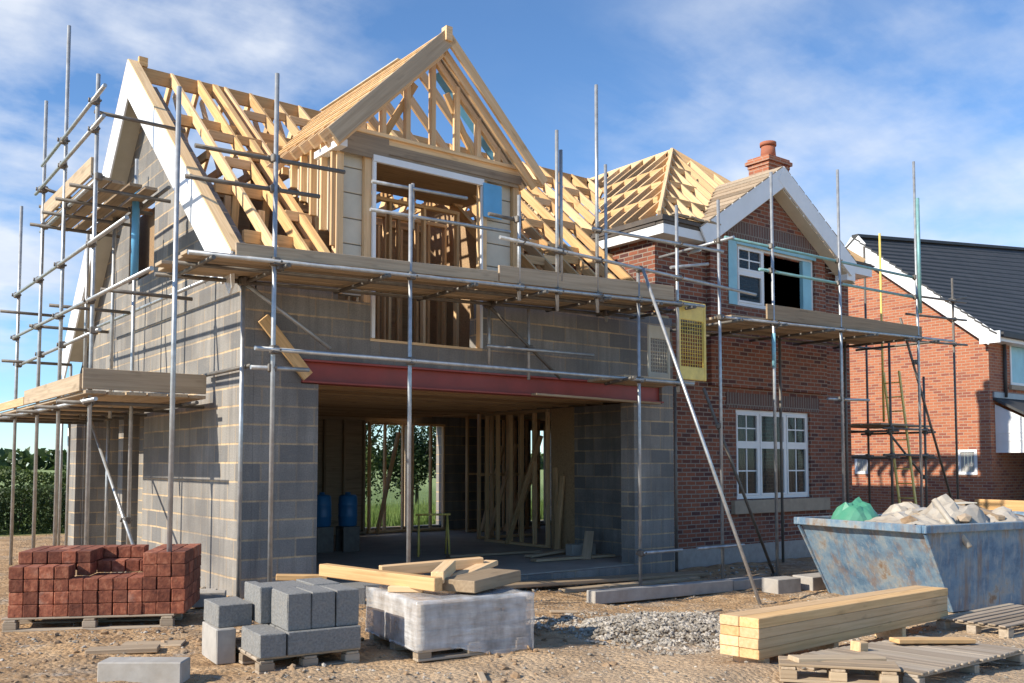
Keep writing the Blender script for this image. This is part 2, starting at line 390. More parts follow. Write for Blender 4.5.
def bank(d, lo, hi):
    dv = N(nt, 'ShaderNodeVectorMath'); dv.operation = 'DOT_PRODUCT'; L(nt, tc.outputs['Generated'], dv.inputs[0]); dv.inputs[1].default_value = Vector(d).normalized()
    mr_ = N(nt, 'ShaderNodeMapRange'); mr_.interpolation_type = 'SMOOTHSTEP'; mr_.inputs['From Min'].default_value = lo; mr_.inputs['From Max'].default_value = hi
    L(nt, dv.outputs['Value'], mr_.inputs[0]); return mr_.outputs[0]
cover = math_(nt, 'MAXIMUM', math_(nt, 'MAXIMUM', bank((.22, .88, .42), .955, .995), bank((.06, .96, .24), .97, .998)), math_(nt, 'MULTIPLY', bank((.82, .48, .27), .93, .99), .6))
cover = math_(nt, 'ADD', math_(nt, 'MULTIPLY', cover, .92), .04)
cf = math_(nt, 'MINIMUM', math_(nt, 'MULTIPLY', math_(nt, 'ADD', f1, math_(nt, 'MULTIPLY', f2, .9)), cover), .85)
shade = ramp(nt, tex(nt, cb.outputs[0], s=3.2, detail=5), [(.35, (4.3, 4.7, 5.4)), (.65, (5.6, 5.8, 6.1))])
skyc = mixc(nt, 1.0, sky.outputs[0], (.78, .98, 1.13), 'MULTIPLY')
L(nt, mixc(nt, cf, skyc, shade), bg.inputs[0]); bg.inputs[1].default_value = .125
vs = scene.view_settings
scene.display_settings.display_device = 'sRGB'
vs.view_transform = 'Standard'; vs.look = 'None'; vs.gamma = 1; vs.exposure = .53; vs.use_curve_mapping = False
scene.cycles.max_bounces = 8; scene.cycles.transparent_max_bounces = 12

# ------------------------------------------------------------------ ground
def axis_lines(dense0, dense1, step, lo, hi):
    a = []; x = dense0
    while x < dense1: a.append(x); x += step
    s = step; x = dense1
    while x < hi: a.append(x); s *= 1.22; x += s
    a.append(hi); s = step; x = dense0 - step; b = []
    while x > lo: b.append(x); s *= 1.22; x -= s
    b.append(lo); return b[::-1] + a
def make_ground():
    xs = axis_lines(-4.5, 10, .075, -900, 1400); ys = axis_lines(-8.2, .6, .075, -300, 1500)
    verts = []; faces = []; nx = len(xs)
    for y in ys:
        for x in xs:
            z = gz(x, y)
            if .3 < x < 12.9 and .3 < y < 8.6: z = -.3
            verts.append((x, y, z))
    for j in range(len(ys) - 1):
        for i in range(nx - 1):
            a = j * nx + i; faces.append((a, a + 1, a + nx + 1, a + nx))
    me = bpy.data.meshes.new('ground'); me.from_pydata(verts, [], faces)
    for p in me.polygons: p.use_smooth = True
    kind(link('ground', me, 'ground'), 'structure')
make_ground()

def stones(name, pts, mat):
    """many small irregular stones in one mesh; pts: (x,y,z,size)"""
    base = bmesh.new(); bmesh.ops.create_icosphere(base, subdivisions=1, radius=1)
    bv = [v.co.copy() for v in base.verts]; bf = [[v.index for v in f.verts] for f in base.faces]; base.free()
    verts = []; faces = []
    for (x, y, z, s) in pts:
        k = len(verts); rot = Matrix.Rotation(U(0, 6.3), 3, 'Z') @ Matrix.Rotation(U(0, 6.3), 3, 'X')
        sx, sy, sz = U(.7, 1.3) * s, U(.6, 1.1) * s, U(.4, .8) * s
        for c in bv:
            q = rot @ Vector((c.x * sx * U(.8, 1.2), c.y * sy * U(.8, 1.2), c.z * sz * U(.8, 1.2)))
            verts.append((x + q.x, y + q.y, z + q.z * .8))
        faces += [[i + k for i in f] for f in bf]
    me = bpy.data.meshes.new(name); me.from_pydata(verts, [], faces)
    return kind(link(name, me, mat), 'stuff')
pts = []
while len(pts) < 6000:
    x, y = U(-4.2, 9), U(-7.8, -.6)
    d = noise.noise(Vector((x * .9, y * .9, 5)))
    if R() > .35 + d * 1.3 + .25 * sm(-3, -5, y): continue
    if x < .2 and y > -.4 and x > -.1: continue
    s = .005 + .018 * R() ** 3.5
    pts.append((x, y, gz(x, y) + s * .25, s))
for k in range(900):    # rubble along the walls
    t = U(0, 1)
    x, y = (U(-.7, .0), U(-.5, 8.5)) if R() < .45 else (U(-.2, 9.5), -.15 - .7 * R() ** 2)
    s = .012 + .045 * R() ** 3; pts.append((x, y, gz(x, y) + s * .25, s))
stones('loose_stones', pts, 'stone')
pts = []
def mound(x, y):
    dx, dy = (x - 3.0) / 1.35, (y + 4.0) / .62
    c, s_ = math.cos(-.38), math.sin(-.38)
    u, v = ((x - 2.95) * c - (y + 3.95) * s_) / 1.35, ((x - 2.95) * s_ + (y + 3.95) * c) / .8
    return .11 * max(0, 1 - (u * u + v * v)) ** .8
while len(pts) < 9500:
    x, y = U(1.5, 4.6), U(-5.2, -2.9); h = mound(x, y)
    if h <= 0 and R() > .22: continue
    s = .008 + .023 * R() ** 2.2
    pts.append((x, y, gz(x, y) + h * U(.75, 1) + s * .2, s))
stones('gravel_pile', pts, 'stone')

pts = []
for _ in range(1500):
    x, y = U(-4, 1.5), U(-5.2, -1.2)
    if noise.noise(Vector((x * 1.3, y * 1.3, 21))) < .0 and R() < .8: continue
    s = .008 + .035 * R() ** 3; pts.append((x, y, gz(x, y) + s * .2, s))
stones('soil_clods', pts, 'soil')
# ------------------------------------------------------------------ the house
house = empty('unfinished_house', 'half built house of grey blocks and red brick with open timber roof frames', 'house')
RY, RZ, SF, SB = 4.0, 7.65, .855, 1.077
def zmain(y): return RZ - SF * (RY - y) if y <= RY else RZ - SB * (y - RY)
def zwing(x): return 8.13 - .78 * abs(x - 10.2)
EX = .01
# walls
gw = prism('gable_wall', [(0, -.3), (8.6, -.3), (8.6, 2.45), (4.0, 7.36), (0, 3.97)],
      [rect(3.55, 4.85, 4.4, 5.55), rect(3.85, 8.0, -.25, 2.4)], 'x', 0, .12, 'block', house)
fw = prism('front_wall', [(.302, -.3), (.95, -.3), (.95, 2.54), (6.35, 2.54), (6.35, -.3), (7.28, -.3), (7.28, 3.62), (.302, 3.6)],
      [], 'y', 0, .3, 'block', house) if False else None
# front wall in pieces butted round the garage opening and the big window
boxes('front_wall', [(.122, .95, 0, .3, -.3, 2.54), (.122, 1.66, 0, .3, 2.842, 3.62), (3.42, 7.28, 0, .3, 2.842, 3.62), (3.42, 7.27, 0, .2, 3.621, 3.95), (.14, 1.2, 0, .2, 3.621, 3.95),
      (1.662, 3.418, 0, .3, 2.842, 3.13), (6.38, 7.28, 0, .3, -.3, 2.54), (.122, .72, 0, .3, 2.542, 2.84), (7.02, 7.28, 0, .3, 2.542, 2.84)], 'block', house)
box('floor_slab', (.3, 7.28, .02, 8.6, -.29, 0), 'slab', house)
boxes('slab_edge', [(.96, 6.37, -.10, .016, -.32, -.012)], 'block', house)
box('wing_floor', (7.3, 12.95, .45, 8.58, -.29, -.01), 'slab', house)
# steel beam over the garage opening
sb = boxes('steel_beam', [(.72, 7.02, .06, .09, 2.575, 2.81), (.72, 7.02, -.045, .19, 2.55, 2.575), (.72, 7.02, -.045, .19, 2.81, 2.836)], 'red_steel', house, .002)
# back wall
prism('back_wall', rect(.302, 7.3, -.3, 2.81), [rect(6.15, 7.29, .12, 2.5)], 'y', 8.3, 8.6, 'pine_old', house)
prism('wing_back_wall', rect(7.302, 13.0, -.3, 5.5), [rect(7.31, 8.25, .12, 2.5), rect(10.95, 11.75, .1, 2.45)], 'y', 8.3, 8.6, 'block', house)
# inner walls
box('inner_wall', (7.08, 7.28, .98, 2.22, -.28, 2.6), 'block', house)
box('inner_wall', (7.1, 7.2, 2.222, 2.9, .0, 2.6), 'osb', house)
box('inner_wall', (1.0, 1.12, 3.4, 8.28, 0, 2.6), 'block', house); box('inner_wall', (.125, .995, 7.95, 8.05, -.28, 2.6), 'block', house)  # second box: return wall added to darken the gable doorway
for y in (5.0, 6.6): box('pier', (.45, .72, y, y + .3, -.28, 2.55), 'block', house)
# floor joists and deck over the garage
fd = box('floor_deck', (.302, 7.07, .302, 8.28, 2.823, 2.85), 'osb', house)
for k in range(17): beam('joist', (.31, .55 + k * .46, 2.71), (7.07, .55 + k * .46, 2.71), .05, .21, 'osb', fd)
wd = box('wing_deck', (7.29, 12.75, .66, 8.28, 2.7, 2.85), 'osb', house)
# stud partitions in the garage rooms
def studwall(x0, x1, y, z0, z1, step, mat, along='x', jit=.03, sheet=None, dbl=False):
    def P(u, z): return (u, y, z) if along == 'x' else (y, u, z)
    pl = beam('partition', P(x0, z0 + .025), P(x1, z0 + .025), .09, .05, mat, house)
    beam('plate', P(x0, z1 - .025), P(x1, z1 - .025), .09, .05, mat, pl)
    n = max(1, round((x1 - x0) / step))
    for i in range(n + 1):
        u = x0 + .03 + (x1 - x0 - .06) * i / n + (U(-jit, jit) if 0 < i < n else 0)
        beam('stud', P(u, z0 + .052), P(u, z1 - .052), .09 if along == 'x' else .045, .045 if along == 'x' else .09, mat, pl, up=(1, 0, 0))
    if dbl:
        z = z0 + (z1 - z0) * .5
        for i in range(n):
            a = x0 + .06 + (x1 - x0 - .06) * i / n; b = x0 + (x1 - x0 - .06) * (i + 1) / n
            beam('noggin', P(a, z), P(b, z), .08, .045, mat, pl)
    return pl
studwall(3.2, 6.1, 8.22, .02, 2.6, .5, 'pine_old', jit=.1)
studwall(6.17, 8.22, 8.2, .02, 2.52, .4, 'pine', jit=.08)
studwall(8.3, 10.5, 7.4, .0, 2.68, .36, 'pine', dbl=True)
studwall(7.35, 8.9, 5.6, .0, 2.68, .38, 'pine', dbl=True)
studwall(3.0, 5.0, 7.13, .0, 2.6, .4, 'pine', along='y')
studwall(10.95, 11.75, 8.2, .0, 2.68, .4, 'pine_old')
studwall(3.0, 7.3, 5.35, .0, 2.6, .42, 'pine_old', along='y') if False else None
for (a, b) in (((7.5, 5.45, .02), (8.3, 5.5, 2.0)), ((8.0, 5.4, .02), (8.85, 5.5, 1.5)), ((7.06, 4.2, .0), (7.1, 3.2, 2.1)), ((6.3, 8.0, .02), (6.9, 8.1, 2.3)), ((8.6, 7.2, .02), (9.3, 7.3, 2.0)), ((9.2, 7.1, .0), (10.0, 7.25, 1.35)), ((6.9, 7.6, .02), (7.25, 8.1, 2.45)), ((7.02, 2.6, .0), (7.07, 2.75, 1.5)), ((6.85, 2.45, .0), (7.04, 2.5, 1.35))):
    beam('loose_stud', a, b, .10, .05, 'pine', house)
# attic: floor, stud walls behind the dormer opening, panels added to darken it
studwall(.5, 7.0, 3.1, 2.87, 5.6, .42, 'pine', jit=.04)
box('attic_shade_panel', (.45, 7.1, 3.17, 3.19, 2.87, 5.7), 'osb', house)  # added panel, closes off the open roof behind so the dormer opening stays dark
studwall(1.4, 3.8, 1.15, 2.87, 5.4, .62, 'pine', jit=.06)
prism('window_sky_block', rect(3.45, 5.5, 4.3, 5.65), [], 'x', .30, .32, 'osb', house)  # added panel, blocks the sky seen through the gable window opening
box('attic_shade_lid', (1.3, 4.38, .35, 1.9, 5.72, 5.74), 'osb', house)  # added lid, blocks the view up to open sky through the dormer
prism('attic_sun_screen', [(.6, 2.87), (3.1, 2.87), (3.1, 6.4), (.6, zmain(.6) - .28)], [], 'x', 1.28, 1.30, 'osb', house)  # added screen, keeps sun from the west out of the dormer opening
studwall(1.35, 4.3, 2.25, 2.87, 5.5, .3, 'pine', jit=.05)
studwall(.6, 3.0, 4.35, 2.87, 4.6, .5, 'pine', along='y')
prism('attic_shade_panel', [(.4, 2.87), (3.1, 2.87), (3.1, 6.4), (.4, 4.3)], [], 'x', 4.40, 4.42, 'osb', house)  # side panel, likewise added to darken the attic behind the dormer
# wing: brick front, left return, right side
WY = .4
wfp = [(7.302, -.4), (13.0, -.4), (13.0, 5.5), (7.302, 5.5)]
prism('brick_wall', wfp, [rect(9.36, 11.6, .93, 2.56), rect(9.3, 11.72, 4.42, 5.62)], 'y', WY, WY + .25, 'brick', house)
prism('side_brick_wall', [(WY + .252, 3.0), (WY + .252, 5.5), (8.3, 5.5), (8.3, 3.0)], [], 'x', 7.302, 7.552, 'brick', house)
prism('side_block_wall', [(2.9, -.3), (4.9, -.3), (4.9, 2.6), (2.9, 2.6)], [], 'x', 12.3, 12.4, 'block', house) if False else None
prism('far_brick_wall', [(WY + .252, -.4), (8.3, -.4), (8.3, 5.5), (WY + .252, 5.5)], [], 'x', 12.75, 13.0, 'brick', house)
# bay gable panel standing a little proud
bay = prism('bay_gable', [(8.6, 2.95), (12.05, 2.95), (12.05, 5.78), (10.33, 6.87), (8.6, 5.78)], [rect(9.32, 11.7, 4.44, 5.6)], 'y', WY - .1, WY - .002, 'brick', house)
boxes('soldier_course', [(9.05, 11.95, WY - .112, WY - .09, 5.63, 5.98)], 'soldier', house)
boxes('soldier_course', [(9.1, 11.9, WY - .012, WY + .01, 2.58, 2.86)], 'soldier', house)
box('window_sill', (9.2, 12.1, WY - .09, WY + .02, .67, .915), 'stone_sill', house, .008)
boxes('plinth', [(7.302, 13.01, WY - .03, WY - .001, -.4, .12)], 'concrete', house)

def window(x0, x1, z0, z1, y, lights, transom=None, bars=None, open_=(), parent=house, mat='white'):
    """frame in the plane y with given light boundaries; bars: light index -> (columns, rows above, rows below)"""
    t = .065; d0, d1 = y, y + .07
    fr = [(x0, x0 + t, d0, d1, z0, z1), (x1 - t, x1, d0, d1, z0, z1), (x0 + t, x1 - t, d0, d1, z0, z0 + t), (x0 + t, x1 - t, d0, d1, z1 - t, z1)]
    xs = [x0 + t] + list(lights) + [x1 - t]
    for xm in lights: fr.append((xm - t / 2, xm + t / 2, d0, d1, z0 + t, z1 - t))
    wn = boxes('window', fr, mat, parent, .004)
    for i in range(len(xs) - 1):
        a = xs[i] + (t / 2 if i else 0); b = xs[i + 1] - (t / 2 if i < len(xs) - 2 else 0)
        if i in open_: continue
        parts = [(z0 + t, z1 - t)] if transom is None else [(z0 + t, transom - .03), (transom + .03, z1 - t)]
        c = .035; sash = []
        if transom is not None: sash.append((a, b, d0 - .006, d1 - .01, transom - .03, transom + .03))
        for (za, zb) in parts:
            sash += [(a + .002, a + c, d0 - .012, d1 - .02, za, zb), (b - c, b - .002, d0 - .012, d1 - .02, za, zb), (a + c, b - c, d0 - .012, d1 - .02, za, za + c), (a + c, b - c, d0 - .012, d1 - .02, zb - c, zb)]
            if bars and i in bars and not (bars[i][1] == 2.5 and za == z0 + t):
                nc, nr = int(bars[i][0]), int(bars[i][1])
                for k in range(1, nc):
                    xm = a + (b - a) * k / nc; sash.append((xm - .012, xm + .012, d0 + .012, d0 + .04, za + c, zb - c))
                for k in range(1, nr):
                    zm = za + (zb - za) * k / nr
                    for q in range(nc):
                        sash.append((a + (b - a) * q / nc + (.012 if q else c), a + (b - a) * (q + 1) / nc - (.012 if q < nc - 1 else c), d0 + .013, d0 + .039, zm - .012, zm + .012))
        boxes('sash', sash, mat, wn)
        box('pane', (a + c, b - c, d0 + .022, d0 + .03, z0 + t, z1 - t), 'glass', wn, 0)
    return wn
window(9.36, 11.6, .93, 2.56, WY + .05, (10.08, 10.88), 1.92, {0: (2, 2), 2: (2, 2)})
wu = window(9.33, 11.69, 4.45, 5.59, WY - .06, (10.13,), 5.08, {0: (2, 2.5)}, open_=(1,))
boxes('reveal_film', [(11.35, 11.62, WY - .075, WY + .02, 4.52, 5.52), (9.3, 11.72, WY - .125, WY - .105, 5.56, 5.64), (9.08, 9.31, WY - .118, WY - .103, 4.44, 5.64)], 'pale_blue', wu)
boxes('curtain', [(9.45 + k * .11, 9.52 + k * .11, WY + .34, WY + .37, 1.0, 2.5) for k in range(6)] + [(10.95 + k * .11, 11.02 + k * .11, WY + .34, WY + .37, 1.0, 2.5) for k in range(6)], 'osb', house)
box('inner_lining', (7.6, 12.7, 2.4, 2.44, -.0, 2.68), 'osb', house)
box('inner_lining', (7.6, 12.7, 3.0, 3.04, 2.87, 5.5), 'osb', house)

# ---- main roof
mr = beam('main_roof', (-.24, RY, RZ - .03), (9.55, RY, RZ - .03), .045, .22, 'pine_gold', house, top=True)
n_ = 0
def rafter(p, q, mat='pine', w=.05, h=.15, parent=None):
    return beam('rafter', p, q, w, h, mat, parent or mr, top=True)
xs_main = [.34, .76, 1.19, 1.61, 2.04, 2.47, 2.9, 3.34, 3.78, 4.22, 4.66, 5.1, 5.54, 5.98, 6.42, 6.86, 7.28, 7.72, 8.16, 8.6, 9.05]
DX, DZ, DE, DH = 2.62, 7.37, .95, 5.7      # dormer ridge x, z; left eave x; eave z
def zdorm(x): return DZ - abs(x - DX) * 1.0
for x in xs_main:
    if x < .95 or 4.3 < x < 7.2: y0 = -.45 if x < 2 else -.12
    elif x > 7.2: y0 = RY - (RZ - zwing(x)) / SF
    else: y0 = RY - (RZ - max(DH, zdorm(x))) / SF
    rafter((x, y0, zmain(y0)), (x, RY - .025, zmain(RY - .025)), random.choice(['pine', 'pine', 'pine_gold']))
    yb = 8.1 if x < 7.3 else RY + (RZ - zwing(x)) / SB
    rafter((x, yb, zmain(yb)), (x, RY + .025, zmain(RY + .025)), 'pine')
# jack rafters left and right of the dormer
for x in (1.02, 4.18): rafter((x, -.2, zmain(-.2)), (x, RY - .03, zmain(RY - .03)), 'pine_gold', .09)
# purlins, collars, wall plate
for (y, x0, x1) in ((2.95, .1, 7.9), (1.35, .1, 1.0), (1.35, 4.3, 7.2), (.35, .1, 1.0), (5.1, .1, 9.0), (6.6, .1, 7.3)):
    beam('purlin', (x0, y, zmain(y) - .21), (x1, y, zmain(y) - .21), .07, .16, 'pine_gold', mr)
for x in xs_main:
    if x < 7.3:
        beam('collar', (x + .05, 2.45, 5.95), (x + .05, 5.6, 5.95), .045, .13, 'pine_gold', mr)
        if x < 1.1 or x > 4.3: beam('strut', (x + .05, 1.35, zmain(1.35) - .28), (x + .05, 1.75, 2.9), .045, .1, 'pine_gold', mr)
        beam('web', (x + .05, 4.0, 7.3), (x + .05, 3.1, 5.9), .045, .09, 'pine', mr)
xm_ = sorted(xs_main)
for i in range(len(xm_) - 1):
    a, b = xm_[i], xm_[i + 1]
    for y in (.7, 1.9, 2.5, 3.4, 5.6):
        if y < 2.2 and (.9 < a < 4.3 or a > 7.0): continue
        if a > 7.0 and zmain(y) < zwing(b) + .2: continue
        yy = y + U(-.16, .16)
        if R() < .75: beam('noggin', (a + .028, yy, zmain(yy) - .06), (b - .028, yy, zmain(yy) - .06), .045, .13, random.choice(['pine', 'pine_gold']), mr)
for x in (.55, 4.44, 4.88, 5.32, 5.76, 6.2, 6.64):   # attic posts and braces under the open slopes
    for y in (.9, 2.1): beam('attic_post', (x, y, 2.86), (x, y, zmain(y) - .17), .05, .09, 'pine', mr, up=(1, 0, 0))
    beam('brace', (x, .9, 3.0), (x, 2.1, 4.9), .04, .09, 'pine_gold', mr)
boxes('wall_plate', [(.3, 1.15, .05, .15, 3.952, 4.0), (4.1, 7.25, .05, .15, 3.952, 4.0)], 'pine', house)
boxes('spandrel_wall', [(.302, .42, .5, 3.2, 2.9, 4.0)], 'membrane', house)
# verge: white barge boards with soffit and top board
def rake(p, q, side):
    pv, qv = Vector(p), Vector(q)
    bb = beam('barge_board', p, q, .03, .44, 'white', house, top=True)
    off = Vector((.175, 0, 0)); dn = Vector((0, 0, -.40)); e = (qv - pv).normalized()
    beam('soffit', pv + e * .62 + off + dn, qv + off + dn, .318, .02, 'cream', bb, top=True)
    beam('verge_board', pv + Vector((.065, 0, .006)), qv + Vector((.065, 0, .006)), .16, .022, 'pine', bb)
rake((-.30, -.36, zmain(-.36) + .03), (-.30, RY, RZ + .03), 1)
prism('barge_tail', [(-.42, 3.9), (-.42, 3.56), (-.32, 3.46), (-.02, 3.80), (.04, 3.9)], [], 'x', -.314, -.288, 'white', house)
rake((-.306, 8.0, 3.36), (-.306, RY, RZ + .03), -1)
boxes('ladder_block', [(-.16, -.03, RY - .035, RY + .035, RZ - .02, RZ + .12)], 'pine_gold', house)

# ---- dormer
dz0, dz1 = 3.13, 5.69
dm = beam('dormer', (1.16, .06, dz1 + .06), (4.08, .06, dz1 + .06), .14, .12, 'pine', house)          # front plate
for x in (1.22, 1.62, 3.46, 4.03): beam('post', (x, .07, 3.70 if x < 1.6 or x > 3.5 else 3.14), (x, .07, dz1 - .002), .12, .10, 'pine', dm, up=(1, 0, 0))
for x0, x1 in ((1.27, 1.57), (3.51, 3.98)):
    boxes('infill_block', [(x0, x1, .08, .19, 3.71 + k * .33, 3.71 + k * .33 + .318) for k in range(6)], 'cream', dm, .006)
boxes('lintel', [(1.2, 4.05, -.012, .0, 5.55, 5.69), (1.2, 1.9, -.03, -.013, 5.50, 5.84), (1.9, 4.1, -.028, -.013, 5.60, 5.72)], 'pine_old', dm)
boxes('window_liner', [(1.665, 1.71, -.04, .0, 3.17, 5.46), (1.665, 3.42, -.05, .0, 5.462, 5.548), (3.385, 3.415, -.03, .0, 3.17, 5.46)], 'white', dm)
boxes('blue_membrane', [(3.40, 3.72, -.058, -.05, 5.02, 5.50)], 'blue_film', dm)
boxes('sill_board', [(1.66, 3.42, -.01, .2, 3.132, 3.165)], 'pine', dm)
beam('top_plate', (1.2, -.005, dz1 + .14), (4.1, -.005, dz1 + .14), .09, .05, 'pine', dm)
# front truss
for x, h_ in ((1.55, .30), (1.85, .62), (2.22, .98), (2.62, 1.38), (3.02, .98), (3.38, .62), (3.72, .26)):
    beam('truss_post', (x, .06, dz1 + .13), (x, .06, dz1 + .13 + h_), .09, .07, 'pine', dm, up=(1, 0, 0))
for s in (-1, 1):
    beam('truss_chord', (DX + s * 1.62, .06, zdorm(DX + 1.62) - .12), (DX + s * .02, .06, DZ - .14), .07, .12, 'pine', dm, top=True)
    beam('truss_web', (DX + s * .75, .1, dz1 + .15), (DX + s * .25, .1, dz1 + 1.0), .05, .09, 'pine_gold', dm)
    beam('dormer_barge', (DX + s * 1.74, -.30, zdorm(DX + 1.74) + .02), (DX + s * .015, -.30, DZ + .02), .045, .22 if s < 0 else .14, 'plank' if s < 0 else 'pine', dm, top=True)
    beam('lower_chord', (DX + s * 1.62, -.2, zdorm(DX + 1.62) - .17), (DX + s * .03, -.2, DZ - .2), .05, .12, 'pine', dm, top=True)
box('ridge_end', (DX - .05, DX + .05, -.36, -.24, DZ - .16, DZ + .035), 'pine', dm)
beam('dormer_ridge', (DX, -.27, DZ - .03), (DX, 3.6, DZ - .03), .045, .2, 'pine_gold', dm, top=True)
beam('ridge_capping', (DX - .03, .9, DZ + .02), (DX - .03, 3.4, DZ + .02), .06, .02, 'cream', dm)
for k in range(13):
    y = .05 + k * .28
    zl = max(DH - .02, zmain(y))
    if zl > DZ - .15: break
    dd = DZ - zl
    for s in (-1, 1):
        if s > 0 and k % 2: continue
        beam('dormer_rafter', (DX + s * dd, y, zl), (DX + s * .025, y, DZ - .02), .05, .13, 'pine', dm, top=True)
# tiling battens up the left slope and membrane strips hanging on the right slope
for k in range(9):
    t = .12 + k * .17; x = DX - t; z = zdorm(x) + .015
    ye = RY - (RZ - z) / SF if z > DH else 1.6
    beam('batten', (x, -.26, z), (x, max(.3, ye), z), .045, .025, 'pine_gold' if k % 2 else 'pine', dm, up=(-1, 0, 1))
slab('sarking_strip', [(DX + .25, .15, zdorm(DX + .25) - .06), (DX + 1.5, .15, zdorm(DX + 1.5) - .06), (DX + 1.5, .42, zdorm(DX + 1.5) - .06), (DX + .25, .42, zdorm(DX + .25) - .06)], .01, 'blue_film', dm)
box('eaves_fascia', (DE + .14, DE + .26, -.2, .5, DH - .19, DH - .10), 'white', dm)
for k in range(7):
    y = .06 + k * .30; zb = zmain(y) + .02
    if zb < dz1 - .1: beam('cheek_stud', (1.16, y, zb), (1.16, y, dz1), .05, .09, 'pine', dm, up=(1, 0, 0))
prism('cheek_panel', [(.16, zmain(.16) + .03), (1.6, zmain(1.6) - .03), (1.6, dz1), (.16, dz1)], [], 'x', 1.24, 1.26, 'cream', dm)
beam('cheek_plate', (1.16, .13, dz1 + .04), (1.16, 1.5, dz1 + .04), .1, .07, 'pine', dm)

# ---- wing roof (hipped end towards the street)
HX, HY, HZ, EL, ER, EF, EZ = 10.2, 2.65, 8.13, 7.15, 13.25, .15, 5.75
wr = beam('wing_roof', (HX, HY, HZ), (HX, 8.4, HZ), .045, .2, 'pine', house, top=True)
SFW = (HZ - EZ) / (HY - EF)
def zbay(x): return 7.1 - .645 * abs(x - 10.33)
for e in (EL, ER): beam('hip_rafter', (e, EF, EZ + .03), (HX, HY, HZ + .03), .06, .18, 'pine', wr, top=True)
y = EF + .1
while y < 8.3:
    for e in (EL, ER):
        if y < HY:
            t = (y - EF) / (HY - EF); top = (e + (HX - e) * t, y, EZ + (HZ - EZ) * t)
        else: top = (HX, y, HZ)
        zl = EZ
        if e == EL and y > RY - (RZ - EZ) / SF: zl = min(HZ, zmain(y))
        if zl < top[2] - .1:
            xl = HX - (HZ - zl) / .78 if e == EL else e
            beam('rafter', (xl, y, zl), top, .05, .15, 'pine', wr, top=True)
    y += .36
x = EL + .3
while x < ER - .1:
    t = 1 - abs(x - HX) / (HX - EL); zt = EZ + (HZ - EZ) * t
    zl = max(EZ, zbay(x) if abs(x - 10.33) < 2.2 else EZ)
    if zt > zl + .1:
        beam('rafter', (x, EF + (zl - EZ) / SFW, zl), (x, EF + (zt - EZ) / SFW, zt), .05, .15, 'pine', wr, top=True)
    x += .38
for k in range(1, 4):       # noggins between the front jacks and left jacks
    t = k / 4.3; z = EZ + (HZ - EZ) * t - .06
    beam('noggin', (EL + (HX - EL) * t + .1, EF + (HY - EF) * t, z), (9.4 if k < 3 else 9.9, EF + (HY - EF) * t, z), .05, .11, 'pine_gold', wr)
    beam('noggin', (EL + (HX - EL) * t, EF + (HY - EF) * t + .1, z), (EL + (HX - EL) * t, 3.3 + k * .5, z), .05, .11, 'pine_gold', wr)
# eaves: felt, fascia, soffit
boxes('eaves_felt', [(EL - .02, 8.35, .05, .5, 5.66, 5.70), (EL - .02, EL + .38, .502, 2.3, 5.66, 5.70), (EL - .06, EL + .30, .02, 2.2, 5.60, 5.655), (EL + .302, 8.35, -.01, .32, 5.60, 5.655), (EL - .03, 8.3, .03, .2, 5.545, 5.595), (EL - .04, EL + .2, .202, 2.3, 5.545, 5.595)], 'dark_felt', house)
for k in range(9): beam('felt_batten', (EL + .1 + .11 * k + U(0, .1), .0 + U(-.03, .02), 5.70 + U(0, .03)), (EL + .6 + .11 * k, .02 + U(-.02, .03), 5.71 + U(0, .03)), .06, .03, 'pine_old', house)
fa = boxes('fascia', [(EL - .02, 8.25, .04, .065, 5.38, 5.54), (EL - .02, EL + .005, .066, 2.4, 5.38, 5.54)], 'white', house)
boxes('soffit', [(EL + .006, 8.25, .066, WY - .002, 5.39, 5.405), (EL + .006, 7.3, WY, 2.4, 5.39, 5.405)], 'white', fa)
fr_ = boxes('fascia', [(12.3, 13.3, .04, .065, 5.40, 5.60), (13.276, 13.3, .066, 3.5, 5.40, 5.60)], 'white', house)
boxes('soffit', [(12.3, 13.275, .066, WY - .002, 5.41, 5.425), (13.002, 13.275, WY, 3.5, 5.41, 5.425)], 'white', fr_)
boxes('eaves_felt', [(12.4, 13.35, .0, .5, 5.605, 5.635), (12.45, 13.32, .05, .7, 5.638, 5.67)], 'dark_felt', house)
# bay roof
br = None
for s in (-1, 1):
    foot = (10.33 + s * 2.34, .0, 7.1 - .645 * 2.34)
    bb = beam('barge_board', foot, (10.33 + s * .012, 0, 7.11), .035 if s < 0 else .045, .34, 'white', house, top=True)
    d = Vector((0, .16, -.40)); beam('soffit', Vector(foot) + d, Vector((10.33, .16, 6.71)), .27, .02, 'cream', bb, top=True)
    if s > 0: box('box_end', (foot[0] - .28, foot[0], .022, WY - .102, foot[2] - .36, foot[2] - .12), 'white', bb)
    n = Vector((s * .645, 0, 1)).normalized()
    for k in range(11):
        a = k / 11; b = (k + .82) / 11
        xa, xb = 10.33 + s * 2.34 * (1 - a), 10.33 + s * 2.34 * (1 - b)
        z_m = 7.1 - .645 * 2.34 * (1 - (a + b) / 2)
        yb = EF + (z_m - EZ) / SFW
        slab('roof_board', [(xa, -.02, zbay(xa) + .03), (xb, -.02, zbay(xb) + .03), (xb, max(.3, yb), zbay(xb) + .03), (xa, max(.3, yb), zbay(xa) + .03)], .022, 'plank' if k % 3 else 'pine_old', bb)
